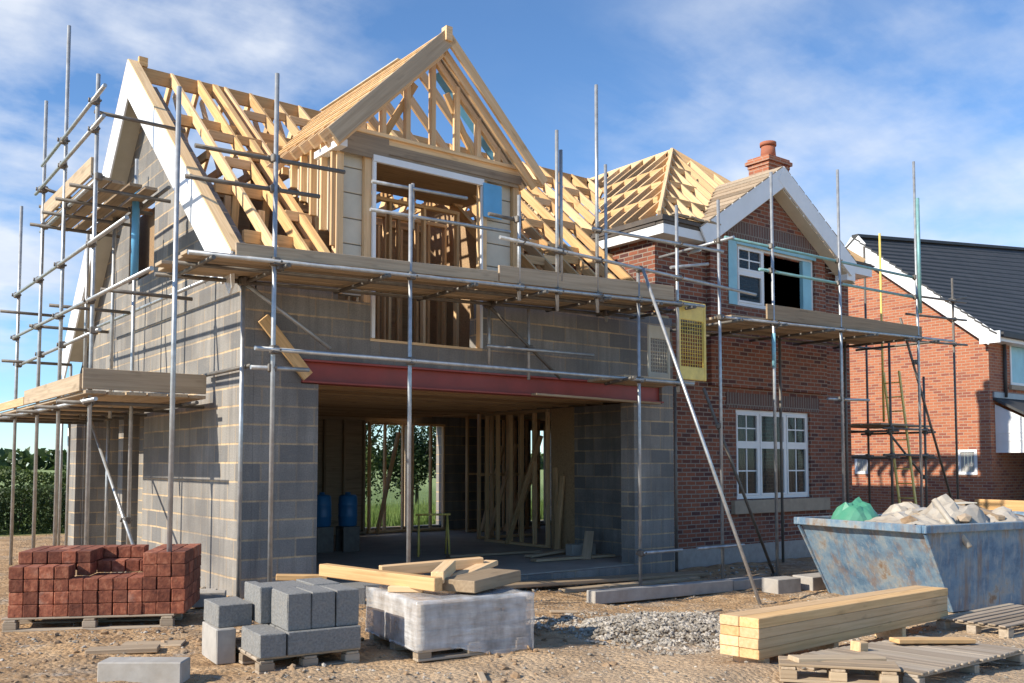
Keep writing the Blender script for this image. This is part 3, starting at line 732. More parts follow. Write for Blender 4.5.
# chimney
ch = boxes('chimney', [(12.06, 12.77, 1.62, 2.14, 5.0, 7.92)], 'brick_orange', house)
boxes('cap_course', [(12.04, 12.78, 1.60, 2.16, 7.922, 8.0), (12.0, 12.82, 1.56, 2.20, 8.002, 8.08), (12.04, 12.78, 1.60, 2.16, 8.082, 8.14)], 'brick_orange', ch, .005)
bm = bmesh.new()
tube_bm(bm, (12.40, 1.88, 8.13), (12.40, 1.88, 8.48), .17, 18, .145); tube_bm(bm, (12.40, 1.88, 8.44), (12.40, 1.88, 8.52), .175, 18)
link('chimney_pot', mesh_of(bm, 'pot'), 'clay', ch)

# ------------------------------------------------------------------ scaffolds
cbm = bmesh.new(); box_bm(cbm, -.045, .045, -.04, .04, -.045, .045, .012); tube_bm(cbm, (-.06, .035, -.02), (-.06, .035, .03), .012, 6); tube_bm(cbm, (.04, -.06, .0), (.04, .06, .0), .014, 6)
coupler_mesh = mesh_of(cbm, 'coupler'); coupler_mesh.materials.append(M['coupler'])
class Scaffold:
    def __init__(s, name, label, loc): s.root = empty(name, label, 'scaffold', loc); s.poles = []; s.nb = 0
    def pole(s, p, q, mat='steel', name='pole'):
        o = tube(name, p, q, .0245, mat, s.root); s.poles.append((Vector(p), Vector(q))); return o
    def rail(s, p, q, mat='steel', name='rail', couple=True):
        o = tube(name, p, q, .0235, mat, s.root)
        if couple:
            for (a, b) in s.poles:
                r = geometry.intersect_line_line(Vector(p), Vector(q), a, b)
                if not r: continue
                c, d = r
                ln = (Vector(q) - Vector(p)); t = (c - Vector(p)).dot(ln) / ln.length_squared
                t2 = (d - a).dot(b - a) / (b - a).length_squared
                if (c - d).length < .13 and -.02 < t < 1.02 and -.02 < t2 < 1.02 and s.nb < 98:
                    link('coupler', coupler_mesh, None, s.root, Matrix.Translation((c + d) / 2) @ Matrix.Rotation(U(-.4, .4), 4, 'Z')); s.nb += 1
        return o
    def boards(s, p, q, width, n, z, mat='plank', side=(0, 1, 0)):
        d = Vector(side).normalized(); w_ = width / n
        for k in range(n):
            o = d * (w_ * (k + .5)); e = (Vector(q) - Vector(p)).normalized()
            a = Vector(p) + o - e * U(0, .14); b = Vector(q) + o + e * U(0, .16)
            a.z += U(0, .012); b.z += U(0, .012)
            beam('board', a, b, w_ - U(.012, .05), .04, mat, s.root)
    def toe(s, p, q, h=.2, mat='plank'): return beam('toe_board', p, q, .035, h, mat, s.root)

# front scaffold
fs = Scaffold('front_scaffold', 'galvanised tube scaffold with a long board platform across the block front', (0, -1.3, 0))
FY = -1.3
for (x, z0, z1, mt) in ((-.2, 0, 5.70, 'steel'), (1.46, 0, 4.81, 'steel'), (3.06, 3.62, 4.97, 'steel'), (3.69, 3.55, 5.95, 'steel'), (3.76, 3.95, 5.7, 'steel'), (4.40, 3.6, 6.74, 'steel'), (5.18, -.2, 4.3, 'steel'), (5.98, 2.6, 5.34, 'steel')):
    fs.pole((x, FY, z0), (x, FY, z1), mt)
for (x, y, z0, z1) in ((-.14, -.3, 0, 3.68), (5.51, -.3, 3.7, 6.11), (7.0, -.3, -.2, 2.8), (3.45, -.12, 2.9, 3.75), (4.05, -.25, 2.75, 3.75)):
    fs.pole((x, y, z0), (x, y, z1), 'steel' if z1 > 3 else 'steel_dark')
def fz(x): return 3.66 + .0335 * (x + 1)
fs.rail((-1.12, FY - .05, fz(-1.12) - .01), (6.5, FY - .05, fz(6.5) - .01)); fs.rail((-1.1, FY + .35, fz(-1.1) - .045), (6.4, FY + .35, fz(6.4) - .045), 'steel_dark')
fs.rail((-1.1, -.22, fz(-1.1) - .045), (6.4, -.22, fz(6.4) - .045), 'steel_dark')
for x in (-.9, -.1, 1.1, 2.3, 3.4, 4.5, 5.5, 6.2): fs.rail((x, FY - .15, fz(x) - .055), (x + .02, -.08, fz(x) - .045), 'steel_dark')
for x0, x1 in ((-1.08, 2.72), (2.74, 6.1)):
    fs.boards((x0 + .05, FY + .02, fz(x0) + .02), (x1, FY + .02, fz(x1) + .02), 1.16, 5, 0)
fs.toe((-.62, FY - .0, fz(-.62) + .085), (2.72, FY, fz(2.72) + .10), .13, 'plank'); fs.toe((2.74, FY, fz(2.74) + .14), (5.9, FY, fz(5.9) + .14), .21, 'plank')
fs.rail((-1.04, FY + .05, 4.76), (.63, FY + .05, 4.81), 'steel_dark'); fs.rail((-1.13, FY + .05, 4.43), (.33, FY + .05, 4.48), 'steel_dark')
fs.rail((4.27, FY - .05, 4.72), (6.95, FY - .05, 4.78), 'steel'); fs.rail((2.72, FY - .05, 4.37), (7.72, FY - .05, 4.21), 'steel')
fs.rail((2.62, FY + .05, 4.67), (3.1, FY + .05, 4.66), 'steel_dark')
fs.rail((1.5, -.3, 5.10), (2.95, -.3, 5.14)); fs.rail((1.48, -.3, 4.74), (3.68, -.3, 4.79))
for x in (2.13,): fs.pole((x, -.25, 4.6), (x, -.25, 5.2))
fs.rail((-.42, FY - .05, 2.75), (6.25, FY - .05, 2.73)); fs.rail((-.42, FY + .05, 2.56), (.23, FY + .05, 2.57))
fs.rail((3.2, -.4, 3.15), (5.15, -.4, 3.16), 'steel'); fs.rail((-.17, -.3, 3.65), (.95, -.3, 2.95), 'steel', 'brace'); fs.rail((3.34, -.3, 3.70), (4.59, -.3, 2.80), 'steel_dark', 'brace')
fs.rail((5.19, FY - .04, .34), (5.98, FY - .04, .34)); fs.rail((6.3, FY - .04, .34), (7.36, FY - .04, .34))
fs.boards((5.05, FY + .05, 2.77), (6.35, FY + .02, 2.76), .9, 4, 0); fs.rail((4.6, FY - .5, 2.70), (5.3, FY + .8, 2.74), 'steel_dark')
fs.rail((.3, -.05, 2.50), (5.9, -.03, 2.50), 'steel', couple=False) if False else None
beam('packing_plank', (.20, -.06, 3.28), (.78, -.06, 2.62), .04, .15, 'pine_gold', fs.root)
beam('packing_plank', (3.9, -.55, 2.52), (6.35, -.55, 2.49), .12, .03, 'plank', fs.root)

# gable scaffold
gs = Scaffold('gable_scaffold', 'tube scaffold with two board platforms beside the block gable end', (-1.4, 2, 0))
GX = -1.4
for (y, z1, x) in ((5.75, 5.63, GX), (4.1, 6.81, GX), (2.77, 7.42, GX), (1.15, 6.21, GX)): gs.pole((x, y, -.02), (x, y, z1))
gs.pole((-1.225, -1.3, 0), (-1.225, -1.3, 5.3))
for (y, z0, z1, m_) in ((4.7, 2.3, 5.15, 'steel'), (3.2, 2.2, 5.2, 'steel'), (2.18, 0, 5.6, 'steel')): gs.pole((-.65, y, z0), (-.65, y, z1), m_)
for (x, y) in ((-.25, 4.85), (-.25, 8.0), (-.3, 7.2)): gs.pole((x, y, 0), (x, y, 2.45 if y < 5 else 3.3))
gs.rail((GX - .05, 4.0, 5.82), (GX - .05, .62, 5.89)); gs.rail((GX - .05, 4.4, 5.50), (GX - .05, .64, 5.54))
gs.rail((GX - .05, 5.85, 4.21), (GX - .05, -.4, 4.14)); gs.rail((GX - .05, 5.85, 3.54), (GX - .05, -1.3, 3.45)); gs.rail((GX + .05, 5.85, 3.12), (GX + .05, 1.0, 3.13))
gs.rail((-.28, 5.5, 3.79), (-.28, .2, 3.76)); gs.rail((-.08, 1.08, 2.67), (-.08, -.43, 2.67), 'steel_dark')
for (a, b, y, z) in ((-1.69, -.82, 5.5, 3.9), (-1.5, -.47, 3.0, 3.67), (-1.5, -.42, 4.3, 3.55), (-1.65, -.66, 5.5, 3.14), (-1.35, -.28, 1.0, 3.60), (-1.4, -.5, 4.4, 5.33), (-1.4, -.31, 1.3, 5.80)):
    gs.rail((a, y, z), (b, y, z), 'steel_dark', 'transom')
gs.rail((-1.4, 4.02, 5.5), (-1.05, 4.0, 5.42), 'steel_dark', 'transom')
# upper platform
gs.boards((GX + .04, 1.5, 5.03), (GX + .04, 4.35, 5.05), .80, 4, 0, side=(1, 0, 0), mat='pine_old')
gs.toe((GX + .02, 1.42, 5.17), (GX + .02, 4.3, 5.19), .22)
gs.rail((GX + .05, 4.5, 4.98), (GX + .05, 1.2, 4.97)); gs.rail((-.56, 4.5, 4.98), (-.56, 1.1, 4.98), 'steel_dark')
for y in (1.55, 2.3, 3.1, 3.9): gs.rail((GX - .2, y, 4.93), (-.40, y, 4.93), 'steel_dark', 'transom')
# lower platform
gs.boards((-1.52, .95, 2.38), (-1.52, 7.2, 2.36), 1.42, 6, 0, side=(1, 0, 0))
gs.toe((-1.53, .97, 2.545), (-.10, .97, 2.545), .24); gs.toe((-1.54, 1.0, 2.50), (-1.54, 4.2, 2.50), .2); gs.toe((-1.54, 4.25, 2.46), (-1.54, 6.9, 2.46), .12, 'pine')
gs.rail((-1.47, 7.3, 2.31), (-1.47, .6, 2.29)); gs.rail((-.3, 7.2, 2.31), (-.3, .7, 2.30), 'steel_dark')
for y in (1.2, 2.4, 3.6, 4.8, 6.0, 7.0): gs.rail((-1.75, y, 2.28), (-.04, y, 2.28), 'steel_dark', 'transom')
gs.rail((-.7, 4.05, 2.2), (-.7, 1.45, .3), 'steel', 'brace')
bm = bmesh.new(); tube_bm(bm, (0, 0, 0), (0, 0, 1.25), .05, 12); link('sleeve', mesh_of(bm, 'sleeve'), 'blue_film', gs.root, Matrix.Translation((-.65, 2.18, 4.0)))

# bay scaffold
bs = Scaffold('bay_scaffold', 'tube scaffold with one platform below the upper brick bay window', (8, -1.3, 0))
for (x, z0, z1, m_) in ((6.91, -.2, 5.58, 'steel'), (8.22, -.2, 6.27, 'steel'), (10.08, -.2, 6.67, 'steel'), (12.6, -.2, 7.32, 'steel')): bs.pole((x, FY, z0), (x, FY, z1), m_)
for (x, z1) in ((10.0, 4.3), (12.06, 4.4)): bs.pole((x, -.1, -.2), (x, -.1, z1), 'steel_dark')
def bz(x): return 3.80 + .025 * (x - 7)
bs.rail((6.9, FY - .05, bz(6.9) - .02), (13.8, FY - .05, bz(13.8) - .0)); bs.rail((6.95, .05, bz(7) - .03), (13.6, .05, bz(13.5) - .03), 'steel_dark')
for x in (7.2, 8.3, 9.6, 10.9, 12.2, 13.0): bs.rail((x, FY - .2, bz(x) - .06), (x, .25, bz(x) - .06), 'steel_dark', 'transom')
bs.boards((7.3, FY + .03, bz(7.2) + .03), (12.75, FY + .03, bz(12.7) + .03), 1.35, 6, 0)
bs.toe((8.05, FY, bz(8) + .16), (12.72, FY, bz(12.7) + .10), .24)
bs.rail((7.12, FY + .05, 5.05), (12.75, FY + .05, 5.10), 'steel_teal'); bs.rail((7.95, FY + .05, 4.66), (12.75, FY + .05, 4.72), 'steel_teal')
bs.rail((6.9, FY - .3, 4.95), (7.1, .1, 4.97), 'steel', 'transom'); bs.rail((6.25, FY + .02, 4.40), (7.3, -.25, 4.63), 'steel', 'brace') if False else None
bs.rail((5.9, FY + .05, 4.42), (6.72, FY + .05, 4.58), 'steel', 'brace')
bs.rail((6.60, FY + .06, 2.69), (8.2, FY + .06, -.15), 'steel_dark', 'brace'); bs.rail((9.75, FY + .06, 2.67), (11.0, FY + .06, 2.70))
bs.rail((12.09, FY + .05, 4.27), (14.32, FY + .3, .76), 'steel_dark', 'brace')
bm = bmesh.new(); tube_bm(bm, (0, 0, 0), (0, 0, .55), .032, 12); link('sleeve', mesh_of(bm, 'sleeve'), 'pale_blue', bs.root, Matrix.Translation((8.22, FY, 3.1)))
bm = bmesh.new(); tube_bm(bm, (0, 0, 0), (0, 0, 2.2), .032, 12); link('sleeve', mesh_of(bm, 'sleeve'), 'steel_teal', bs.root, Matrix.Translation((12.6, FY - .06, 4.4)))

# tower between the two houses
ts = Scaffold('scaffold_tower', 'dark narrow scaffold tower between the brick bay and the orange house', (14, .3, 0))
for (x, y, z1) in ((13.3, -.3, 4.3), (14.6, -.3, 3.4), (13.3, 1.0, 4.6), (14.6, 1.0, 6.4)): ts.pole((x, y, -.2), (x, y, z1), 'steel_dark')
ts.pole((15.9, -.3, -.2), (15.9, -.3, 5.64), 'steel_dark'); ts.pole((14.9, .8, 2.5), (14.9, .8, 6.7), 'yellow')
for z in (2.28, 1.75):
    for y in (-.34, 1.04): ts.rail((12.95, y, z), (14.85, y, z), 'steel_dark')
    for x in (13.25, 14.65): ts.rail((x, -.5, z - .05), (x, 1.2, z - .05), 'steel_dark')
ts.boards((13.05, -.3, 2.36), (14.75, -.3, 2.36), 1.3, 6, 0, 'pine_old')
for z in (4.1, 4.65, 5.05): ts.rail((13.9, -.34, z), (16.4, -.34, z + .1), 'steel_dark')
ts.rail((15.6, -.3, 5.1), (16.5, -.3, 5.3), 'steel_dark')
ts.rail((13.3, -.25, 2.2), (14.6, -.25, 1.3), 'steel_dark', 'brace')

# leaning prop pole
pp = tube('prop_pole', (5.53, -3.04, -.2), (5.17, -1.4, 4.28), .0235, 'steel'); tag(pp, 'long galvanised pole leaning from the ground against the front platform', 'pole')

# yellow mesh guards
def mesh_guard(name, label, loc, w_, h_, mat, rz=0):
    g = empty(name, label, 'mesh guard', loc, rz, None)
    m0 = WM[g]
    boxes('top_plate', [(0, w_, -.012, .012, h_ * .76, h_)], mat, g, .01, m0); boxes('bottom_plate', [(0, w_, -.012, .012, 0, h_ * .17)], mat, g, .01, m0)
    boxes('frame', [(-.02, .03, -.02, .02, 0, h_), (w_ - .03, w_ + .02, -.02, .02, 0, h_)], mat, g, .008, m0)
    bm = bmesh.new()
    k = 0
    while .03 + k * .055 < w_ - .03:
        tube_bm(bm, (.03 + k * .055, 0, h_ * .17), (.03 + k * .055, 0, h_ * .76), .006, 5); k += 1
    z = h_ * .17 + .04
    while z < h_ * .76: tube_bm(bm, (.0, .008, z), (w_, .008, z), .006, 5); z += .055
    link('grid', mesh_of(bm, 'grid'), mat, g, m0)
mesh_guard('mesh_guard', 'bright yellow mesh guard panel upright on the small lower platform', (6.06, -1.25, 2.80), .58, 1.16, 'yellow', .03)
mesh_guard('mesh_guard', 'dull beige mesh guard behind the bright yellow one', (5.95, -.75, 2.80), .45, .85, 'cream', .05)
lt_ = beam('yellow_bar', (5.35, -1.0, 3.98), (6.0, -.95, 4.0), .05, .04, 'yellow'); tag(lt_, 'short yellow bar lying on the front platform edge', 'bar')

# ladder between the houses
ld = empty('ladder', 'yellow ladder leaning on the dark tower between the houses', 'ladder', (14, -.2, -.2))
a0, a1, b0, b1 = Vector((14.0, -.15, -.2)), Vector((14.0, .25, 3.5)), Vector((14.0, -.5, -.2)), Vector((14.0, -.1, 3.5))
beam('stile', a0, a1, .03, .06, 'yellow', ld); beam('stile', b0, b1, .03, .06, 'yellow', ld)
for k in range(12):
    t = (k + .6) / 12.4; tube('rung', a0.lerp(a1, t), b0.lerp(b1, t), .014, 'yellow', ld, 6)
yp = tube('yellow_pole', (13.6, 1.25, -.2), (13.6, 1.5, 2.6), .03, 'yellow'); tag(yp, 'single yellow pole leaning beside the yellow ladder, nearer the bay', 'pole')

# ------------------------------------------------------------------ neighbour house
nb = empty('brick_house', 'finished orange brick house with dark tiled roof at the right', 'house', (20, .9, 0))
NX, NYF, NYR, NZE, NZR = 20.0, .9, 4.45, 5.1, 8.0
nsl = (NZR - NZE) / (NYR - NYF)
prism('gable_wall', [(NYF, -.5), (NYF + 7.1, -.5), (NYF + 7.1, NZE - .1), (NYR, NZR - .12), (NYF, NZE - .1)], [rect(1.26, 1.76, 1.3, 1.95), rect(4.3, 4.75, 1.3, 1.85)], 'x', NX, NX + .25, 'brick_orange', nb)
prism('front_wall', rect(NX + .252, 34, -.5, NZE - .1), [rect(21.15, 22.9, 3.65, 4.75)], 'y', NYF, NYF + .25, 'brick_orange', nb)
def tiles():
    bm = bmesh.new(); n = 22
    for k in range(n):
        a, b = k / n, (k + 1.12) / n
        ya, yb = NYF - .35 + (NYR - NYF + .35) * a, NYF - .35 + (NYR - NYF + .35) * b
        za, zb = NZE - .28 * nsl + (ya - NYF + .28) * nsl, NZE - .28 * nsl + (yb - NYF + .28) * nsl
        vs = [(NX - .28, ya, za + .055), (34, ya, za + .055 + 1.5 * a), (34, min(yb, NYR), zb + .01 + 1.5 * b), (NX - .28, min(yb, NYR), zb + .01)]
        t = [bm.verts.new(v) for v in vs]; u = [bm.verts.new((v[0], v[1], v[2] - .045)) for v in vs]
        bm.faces.new(t); bm.faces.new(u[::-1])
        for i in range(4): bm.faces.new((t[i], t[(i + 1) % 4], u[(i + 1) % 4], u[i]))
    return link('roof', mesh_of(bm, 'roof'), 'tile', nb)
rf = tiles()
slab('rear_slope', [(NX - .28, NYR, NZR + .05), (34, NYR, NZR + 1.55), (34, NYF + 7.4, NZE - .2), (NX - .28, NYF + 7.4, NZE - .2)], .05, 'tile', rf)
beam('ridge_tile', (NX - .25, NYR, NZR + .09), (34, NYR, NZR + 1.59), .2, .09, 'tile', rf)
for s in (-1, 1):
    beam('barge_board', (NX - .25, NYR + s * 3.9, NZR - 3.9 * nsl + .05), (NX - .25 - .003 * s, NYR - s * .12, NZR + .03 + .05), .03, .36, 'white', nb, top=True)
box('eaves_box', (NX - .22, 34, NYF - .33, NYF - .002, NZE - .42, NZE - .22), 'white', nb); box('gutter', (NX - .1, 34, NYF - .44, NYF - .332, NZE - .32, NZE - .2), 'tile', nb)
box('box_end', (NX - .262, NX - .222, NYF - .42, NYF + .1, NZE - .48, NZE - .18), 'white', nb)
def nwin(x0, x1, z0, z1, axis):
    t = .07
    if axis == 'x':
        y0, y1 = x0, x1; f = boxes('window', [(NX - .02, NX + .05, y0, y0 + t, z0, z1), (NX - .02, NX + .05, y1 - t, y1, z0, z1), (NX - .02, NX + .05, y0 + t, y1 - t, z0, z0 + t), (NX - .02, NX + .05, y0 + t, y1 - t, z1 - t, z1)], 'white', nb)
        boxes('blind', [(NX + .01, NX + .02, y0 + t + k * (y1 - y0 - 2 * t) / 4 + .004, y0 + t + (k + 1) * (y1 - y0 - 2 * t) / 4 - .004, z0 + t, z1 - t) for k in range(4)], 'membrane', f, 0)
    else:
        f = boxes('window', [(x0, x0 + t, NYF - .02, NYF + .05, z0, z1), (x1 - t, x1, NYF - .02, NYF + .05, z0, z1), (x0 + t, x1 - t, NYF - .02, NYF + .05, z0, z0 + t), (x0 + t, x1 - t, NYF - .02, NYF + .05, z1 - t, z1), ((x0 + x1) / 2 - .03, (x0 + x1) / 2 + .03, NYF - .02, NYF + .05, z0 + t, z1 - t)], 'white', nb)
        box('pane', (x0 + t, x1 - t, NYF, NYF + .01, z0 + t, z1 - t), 'pale_blue', f, 0)
nwin(1.26, 1.76, 1.3, 1.95, 'x'); nwin(4.3, 4.75, 1.3, 1.85, 'x'); nwin(21.15, 22.9, 3.65, 4.75, 'y')
box('window_sill', (21.05, 23.0, NYF - .08, NYF - .002, 3.52, 3.645), 'stone_sill', nb)
tube('downpipe', (20.75, NYF - .06, 3.3), (20.75, NYF - .06, 4.7), .045, 'tile', nb)
# lean-to porch
pc = prism('porch', [(NYF - .003, 1.95), (NYF - .003, 3.1), (-1.2, 2.0), (-1.2, 1.95)], [], 'x', 20.25, 20.3, 'white', nb)
slab('porch_roof', [(20.15, NYF - .003, 3.28), (26, NYF - .003, 3.28), (26, -1.4, 2.02), (20.15, -1.4, 2.02)], .06, 'tile', pc)
box('flashing', (20.15, 26, NYF - .05, NYF - .004, 3.27, 3.42), 'lead', pc)
boxes('cladding_lip', [(20.235, 20.249, -1.0 + .24 * 0, NYF - .01, 2.16 + k * .2, 2.17 + k * .2) for k in range(2)], 'white', pc)
boxes('bargeboard', [(20.24, 20.30, -1.25, NYF - .003, 1.86, 1.948)], 'white', pc)
box('side_panel', (20.5, 26, -.9, -.85, -.5, 1.85), 'dark_felt', pc)

# hoarding beyond the skip
hd = empty('plank_fence', 'low tan board fence beyond the blue skip', 'fence', (13.5, -2.2, -.2))
f0, f1 = Vector((13.4, -1.9, 0)), Vector((12.9, -4.6, 0))
for z in (.05, .30, .55, .80): beam('board', f0 + Vector((0, 0, z)), f1 + Vector((0, 0, z)), .04, .235, 'pine_gold', hd)
for t in (.05, .5, .95): beam('post', f0.lerp(f1, t) + Vector((.05, 0, -.25)), f0.lerp(f1, t) + Vector((.05, 0, .9)), .08, .08, 'pine_old', hd)

# ------------------------------------------------------------------ pallets and materials
def pallet(label, o, rz, lx, ly, name='pallet', mat='pallet', nb_=7, h=.13, z=None, tilt=0):
    """o: front-left corner; local x along the front, y to the back"""
    zz = gbase(o[0], o[1]) if z is None else z
    t = empty(name, label, 'pallet', (o[0], o[1], zz), rz)
    m = WM[t] @ Matrix.Rotation(tilt, 4, 'X'); t.matrix_basis = m; WM[t] = m
    def b(nm, v): return boxes(nm, [v], mat, t, .004, m @ Matrix.Translation((0, 0, 0)))
    for j, y in enumerate((.05, ly / 2, ly - .05)):
        beam('bottom_board', m @ Vector((0, y, .012)), m @ Vector((lx, y, .012)), .10, .022, mat, t)
        for x in (.06, lx / 2, lx - .06): b('foot_block', (x - .06, x + .06, y - .05, y + .05, .024, h - .042))
    for x in (.06, lx / 2, lx - .06): beam('stringer', m @ Vector((x, 0, h - .031)), m @ Vector((x, ly, h - .031)), .10, .02, mat, t)
    for k in range(nb_):
        y = ly * (k + .5) / nb_
        beam('deck_board', m @ Vector((-.01 + U(-.01, .01), y, h - .0095 + U(0, .003))), m @ Vector((lx + .01 + U(-.01, .01), y, h - .0095 + U(0, .003))), ly / nb_ - U(.012, .05), .019, mat, t)
    return t, m
# brick pallet
def ang(a, b): return math.atan2(b[1] - a[1], b[0] - a[0])
bp, bm_ = pallet('low wooden pallet under the stack of red bricks', (-2.55, -.71), ang((-2.55, -.71), (-1.21, -1.41)), 1.51, 1.0)
bmeshes = []
for k in range(4):
    bm = bmesh.new(); box_bm(bm, -.0628, .0628, -.118, .118, 0, .1155, .006)
    bmesh.ops.subdivide_edges(bm, edges=bm.edges, cuts=1)
    for v in bm.verts: v.co += Vector((U(-1, 1), U(-1, 1), U(-1, 1))) * .0016
    me = mesh_of(bm, 'brick'); me.materials.append(M['loose_brick']); bmeshes.append(me)
top_of = {}
BW, BH, BD = .1315, .118, .245
for ix in range(12):
    for iy in range(4):
        if ix < 5: lv = 4 if iy == 0 else 5
        elif ix < 8: lv = 3 if iy < 2 else (5 if iy == 3 else 4)
        elif ix == 8: lv = 3 if iy < 2 else 4
        else: lv = 5
        if ix == 0 and iy >= 1: lv = 5
        if ix == 4 and iy == 0: lv = 3
        top_of[ix, iy] = lv
for (ix, iy), lv in top_of.items():
    for k in range(lv):
        inner = 0 < ix < 11 and 0 < iy < 3 and k < min(top_of.get((ix + a, iy + b), 0) for a, b in ((1, 0), (-1, 0), (0, 1), (0, -1))) and k < lv - 1
        if inner: continue
        if k < lv - 1 and ix not in (0, 11) and iy > 0 and iy < 3 and k < 3: continue
        if iy == 3 and 0 < ix < 11 and k < 3: continue
        m = bm_ @ Matrix.Translation((.035 + BW * (ix + .5) + U(-.003, .003), .02 + BD * (iy + .5) + U(-.007, .007), .13 + BH * k)) @ Matrix.Rotation(U(-.025, .025), 4, 'Z')
        tag(link('brick', random.choice(bmeshes), None, None, m), 'red brown brick in the big stack on the low wooden pallet', 'brick', 'bricks stacked on the left pallet')
# grey blocks pallet
gp, gm = pallet('small wooden pallet under the grey concrete blocks', (-1.36, -3.83), ang((-1.45, -3.83), (-.61, -3.91)), .80, .95, nb_=6, h=.12)
def conc_block(label, x0, x1, y0, y1, z0, z1, group=None, rz=0, base=None, mat='concrete_dark', jit=.004):
    m = (gm if base is None else base)
    cx_, cy_ = (x0 + x1) / 2, (y0 + y1) / 2
    bm = bmesh.new(); box_bm(bm, x0 - cx_, x1 - cx_, y0 - cy_, y1 - cy_, 0, z1 - z0, .007)
    bmesh.ops.subdivide_edges(bm, edges=bm.edges, cuts=2)
    for v in bm.verts: v.co += Vector((U(-1, 1), U(-1, 1), U(-1, 1))) * .0018
    return tag(link('concrete_block', mesh_of(bm, 'block'), mat, None, m @ Matrix.Translation((cx_, cy_, z0)) @ Matrix.Rotation(rz + U(-.02, .02), 4, 'Z')), label, 'concrete block', group)
conc_block('low grey concrete block at the front left corner of the block pallet', .0, .20, -.02, .46, .12, .295)
conc_block('long grey concrete block lying under the three upright blocks', .215, .80, -.02, .30, .12, .295)
conc_block('grey block hidden behind the long front one on the pallet', .215, .80, .31, .62, .12, .295)
for i, nm in enumerate(('left', 'middle', 'right')):
    conc_block({'left': 'upright grey block, left one of three standing above the long block', 'middle': 'upright grey block between two others above the long block', 'right': 'upright grey block at the right end above the long block'}[nm], .22 + i * .195, .22 + i * .195 + .187, .02, .42, .297, .575)
conc_block('dark upright grey block behind the left upright one', .0, .2, .47, .86, .12, .60) if False else None
conc_block('tall grey block set back at the left of the upright three', .14, .235, .44, .88, .297, .585)
conc_block('grey block with pale top behind the upright three', .24, .56, .44, .86, .297, .572)
conc_block('grey block with dark top at the back right of the pallet', .575, .80, .44, .86, .297, .58)
conc_block('pale concrete block at the left rear of the block pallet', -.17, -.02, .52, 1.0, .0, .27, mat='concrete')
conc_block('grey block laid on the pale block at the left rear', -.15, .12, .58, 1.02, .272, .45)
# wrapped pallet
wp, wm = pallet('wooden pallet under the plastic wrapped bricks', (-.19, -4.16), ang((-.21, -4.17), (.82, -4.31)), 1.02, 1.05, nb_=6, h=.13)
st = tag(boxes('wrapped_load', [(.03 + .245 * i, .03 + .245 * i + .24, .02 + .255 * j, .02 + .255 * j + .25, .132 + .105 * k, .132 + .105 * k + .1) for i in range(4) for j in range(4) for k in range(3)], 'stone_sill', None, .004, wm), 'block of pale bricks wrapped in white plastic film', 'wrapped bricks')
bm = bmesh.new(); box_bm(bm, -.02, 1.05, -.03, 1.08, .05, .475)
bmesh.ops.subdivide_edges(bm, edges=bm.edges, cuts=14, use_grid_fill=True)
for v in bm.verts:
    c = v.co
    n1 = noise.noise(Vector((c.x * 6, c.y * 6, c.z * 14))); n2 = noise.noise(Vector((c.x * 18, c.y * 18, c.z * 5 + 4)))
    side = Vector((0, 0, 0))
    if c.x < .0: side.x = -1
    if c.x > 1.03: side.x = 1
    if c.y < -.01: side.y = -1
    if c.y > 1.06: side.y = 1
    if c.z > .47: side.z = 1
    v.co += side * (.006 * n1 + .004 * n2)
    if c.z < .06: v.co.z += .05 * math.sin(c.x * 4.5 + 1) + .04 * n1
bmesh.ops.delete(bm, geom=[f for f in bm.faces if f.calc_center_median().z < .09 and abs(f.normal.z) > .6], context='FACES')
link('plastic_film', mesh_of(bm, 'film', True), 'film', st, WM[st])
def loose(name, label, a, b, w_, h_, mat, cat='timber', group=None):
    o = beam(name, a, b, w_, h_, mat, None, bev=.006); return tag(o, label, cat, group)
loose('timber_offcut', 'bright yellow timber beam slanting down to the front corner of the wrapped stack', (-.22, -2.55, .585), (.12, -3.98, .565), .10, .11, 'pine_gold')
loose('timber_offcut', 'long pale beam across the back of the wrapped stack', (.27, -2.75, .555), (1.25, -3.02, .60), .11, .10, 'pine')
loose('timber_offcut', 'short timber post pointing at the viewer on the wrapped stack', (.16, -3.9, .61), (.72, -3.25, .62), .11, .10, 'pine')
loose('timber_offcut', 'thin pale plank lying behind the broad board', (.55, -3.55, .53), (1.42, -2.95, .58), .14, .05, 'pine')
loose('timber_offcut', 'broad greyish board on the front right of the wrapped stack', (.28, -4.02, .545), (1.0, -3.72, .56), .34, .10, 'plank')
loose('timber_offcut', 'short plank end under the yellow beam', (-.10, -3.55, .505), (.12, -3.75, .505), .10, .05, 'pine')
for k, (a, b, s_, mt, lb) in enumerate((((.60, -.95, 0), (1.0, -1.12, 0), (.22, .22), 'concrete_dark', 'dark concrete block standing on the ground left of the wrapped stack'),
        ((.10, -.75, 0), (.42, -.9, 0), (.25, .28), 'concrete', 'pale broken block by the corner pole behind the grey blocks'),
        ((1.0, -.55, 0), (1.5, -.7, 0), (.3, .18), 'concrete_dark', 'long dark block lying before the garage floor edge'))):
    beam_ = beam('concrete_block', Vector(a) + Vector((0, 0, s_[1] / 2 + gbase(*a[:2]) - .02)), Vector(b) + Vector((0, 0, s_[1] / 2 + gbase(*a[:2]) - .02)), s_[0], s_[1], mt, None, bev=.01); tag(beam_, lb, 'concrete block')
loose('timber_offcut', 'yellow timber offcut on the pale broken block', (.12, -.72, .32), (.62, -.95, .30), .14, .06, 'pine_gold')
